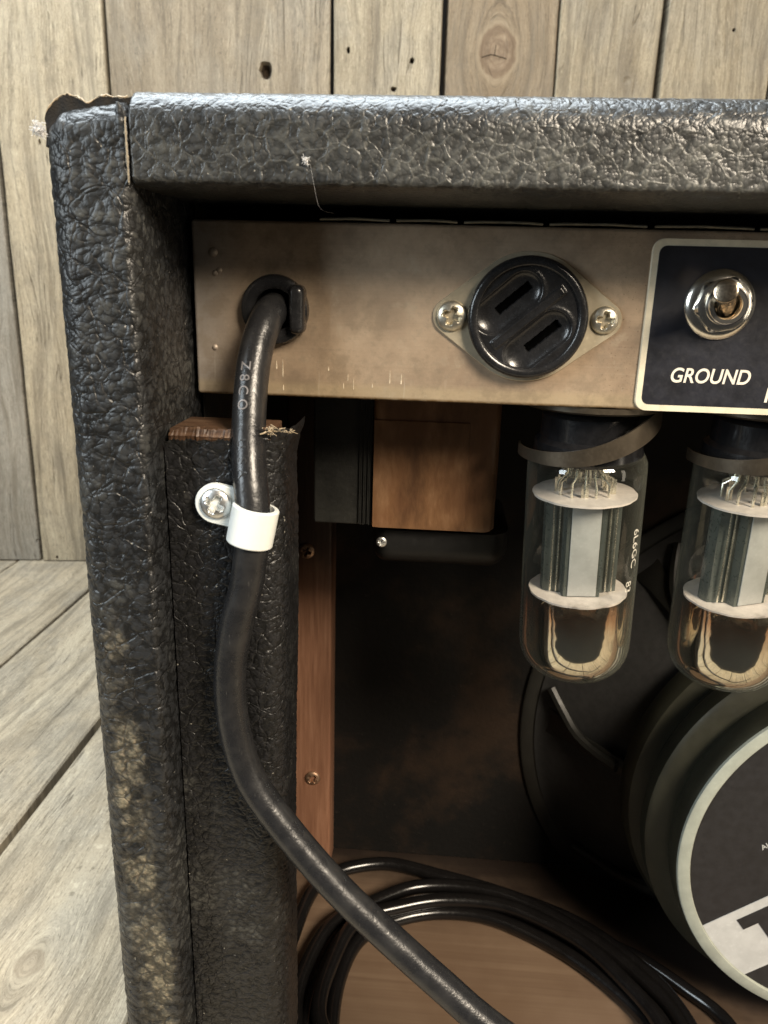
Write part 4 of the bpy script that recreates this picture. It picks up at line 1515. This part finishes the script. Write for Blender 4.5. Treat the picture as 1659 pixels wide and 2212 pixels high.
# ------------------------------------------------------------------ cords and lint
cordpts = [(-52.6, 44, -10.0), (-52.9, 39, -10.4), (-53.2, 34.5, -11.4), (-54.0, 30, -14.5), (-55.2, 26, -20), (-55.9, 21.5, -28), (-55.7, 15.5, -40.0), (-54.2, 8.5, -53.0), (-52.4, 3.9, -68.0),
           (-54.3, 3.4, -86.0), (-58.2, 3.8, -101.4), (-60.8, 4.4, -117.0), (-60.3, 4.2, -134.7), (-55.2, 3.0, -153.9), (-42.0, 0, -171.5), (-25.3, -3.5, -189.0), (-7.0, -6.5, -205.0), (10.1, -9.5, -218.6), (24.5, -12.5, -229.0), (60, -18, -252), (110, -26, -290), (150, -34, -345), (190, -46, -386), (240, -60, -394.6), (330, -80, -394.6)]
cp_ = catmull(cordpts, 12)
cord = tag(build('power_cord', MB().tube(cp_, 5.0, 28), M['cable'], None, tuple(cordpts[8])), 'thick matte black power cord leaving the chassis hole and held by the white clip', 'power cord')


def on_cord(body, size, s0, ang, mat, bold=0.02):
    """raised print along the cord: the text axis follows the cord downwards"""
    v, f = text_mesh(body, size, bold, 0.0, 0.12)
    acc = [0.0]
    for a, b in zip(cp_, cp_[1:]):
        acc.append(acc[-1] + (b - a).length)
    out = []
    for (x, y, zz) in v:
        s = s0 + x
        i = max(1, min(len(acc) - 2, int(np.searchsorted(acc, s))))
        t = (s - acc[i - 1]) / (acc[i] - acc[i - 1])
        p = cp_[i - 1].lerp(cp_[i], t)
        d = (cp_[i] - cp_[i - 1]).normalized()
        r = Vector((1, 0, 0)); r = (r - d * r.dot(d)).normalized()
        fr_ = d.cross(r)
        if fr_.y > 0: fr_ = -fr_          # towards the camera
        a = ang + (zz / 5.0)
        n = r * math.sin(a) + fr_ * math.cos(a)
        out.append(tuple(p + n * (5.02 - y)))
    mb = MB()
    mb.add(out, f)
    return build('lettering', mb, mat, cord, smooth=False)


on_cord("Z 8 C O", 4.2, 37.0, math.radians(-10), M['cable_print'])
on_cord("U  S A", 4.0, 58.5, math.radians(-12), M['cable_relief'])

# coil of thinner cable lying on the bottom board
def floor_loop(pts, z):
    return [(x, y, z) for x, y in pts]


turns = [
    [(-66.5, 92), (-66.5, 128), (-57, 172), (-24, 190.5), (13, 183), (54, 171), (92, 154), (122, 126), (136, 100), (138, 62), (110, 25), (55, 14), (-5, 16), (-45, 40)],
    [(-57, 80), (-57.5, 104), (-49, 136), (-30, 153), (3, 172.5), (48, 171), (88, 150), (116, 123), (130, 96), (130, 60), (104, 32), (55, 22), (0, 24), (-40, 46)],
    [(-49, 78), (-48, 108), (-36, 139), (-8, 155), (20, 164), (56, 160), (88, 140), (110, 118), (124, 94), (123, 60), (98, 36), (52, 29), (2, 32), (-32, 50)],
    [(-38, 80), (-37, 110), (-29, 133), (-11, 147.5), (16, 155.5), (46, 152), (80, 135), (106, 112), (117, 92), (116, 62), (94, 42), (50, 36), (4, 40), (-26, 56)],
    [(-44, 78), (-43, 110), (-33, 137), (-10, 150), (18, 158), (52, 155), (86, 136), (108, 113), (120, 90), (120, 60), (96, 38), (50, 32), (3, 36), (-30, 52)],
]
zs = [-347.8, -346.5, -347.9, -347.9, -341.2]
path = []
for t, (tp, z) in enumerate(zip(turns, zs)):
    nz = zs[min(t + 1, len(zs) - 1)]
    m = len(tp)
    for k, (x, y) in enumerate(tp):
        w = max(0.0, (k - (m - 4)) / 4)
        path.append((x + random.uniform(-.9, .9), y + random.uniform(-.9, .9), z + (nz - z) * w + random.uniform(0, .5)))
path += [(-30, 70, -346), (-15, 40, -347.8), (20, 20, -347.8)]
tag(build('coiled_cable', MB().tube(catmull(path, 9), 3.9, 16), M['cable_gloss'], None, (35, 95, -352)), 'coil of thin glossy black cable lying on the brown bottom board inside', 'cable')
sw = [(88, 148, -348.4), (104, 144, -348.4), (120, 136, -348.4), (132, 126.5, -348.4), (142, 117, -348.4), (152, 107, -348.4), (158, 95, -348.4), (168, 60, -348.4), (190, 40, -348.4), (240, 30, -348.4)]
tag(build('speaker_cable', MB().tube(catmull(sw, 8), 3.4, 14), M['cable_gloss'], None, (127, 131, -352)), 'short black cable on the bottom board passing below the round speaker label', 'cable')


def lint(name, origin, R, n, label, seed):
    rd = random.Random(seed)
    mb = MB()
    for k in range(n):
        p = Vector((rd.gauss(0, R * .22), rd.gauss(0, R * .14), rd.gauss(0, R * .22)))
        d = Vector((rd.gauss(0, 1), rd.gauss(0, .5), rd.gauss(0, 1))).normalized()
        pts = []
        for q in range(6):
            pts.append(tuple(p))
            d = (d + Vector((rd.gauss(0, .6), rd.gauss(0, .4), rd.gauss(0, .6)))).normalized()
            p = p + d * R * 0.11
        mb.tube(pts, 0.07, 4)
    return tag(build(name, mb, M['lint'], None, origin, local=True), label, 'lint')


lint('lint_tuft', (-105.6, 4.5, 33.6), 3.2, 150, 'grey lint tuft clinging to the torn top left corner of the amplifier', 4)
lint('lint_tuft', (-36.0, -1.0, 26.8), 1.5, 60, 'small white lint fleck on the wrinkled top edge above the cord hole', 9)
mb = MB()
mb.tube(catmull([(-34.8, -1.0, 26.0), (-33.9, -0.2, 21.0), (-33.4, 6, 16.5), (-32.4, 24, 16.6)], 8), 0.02, 4)
tag(build('cobweb_strand', mb, M['lint'], None, (-34, 2, 20)), 'thin cobweb thread hanging from the white fleck under the top board', 'cobweb')
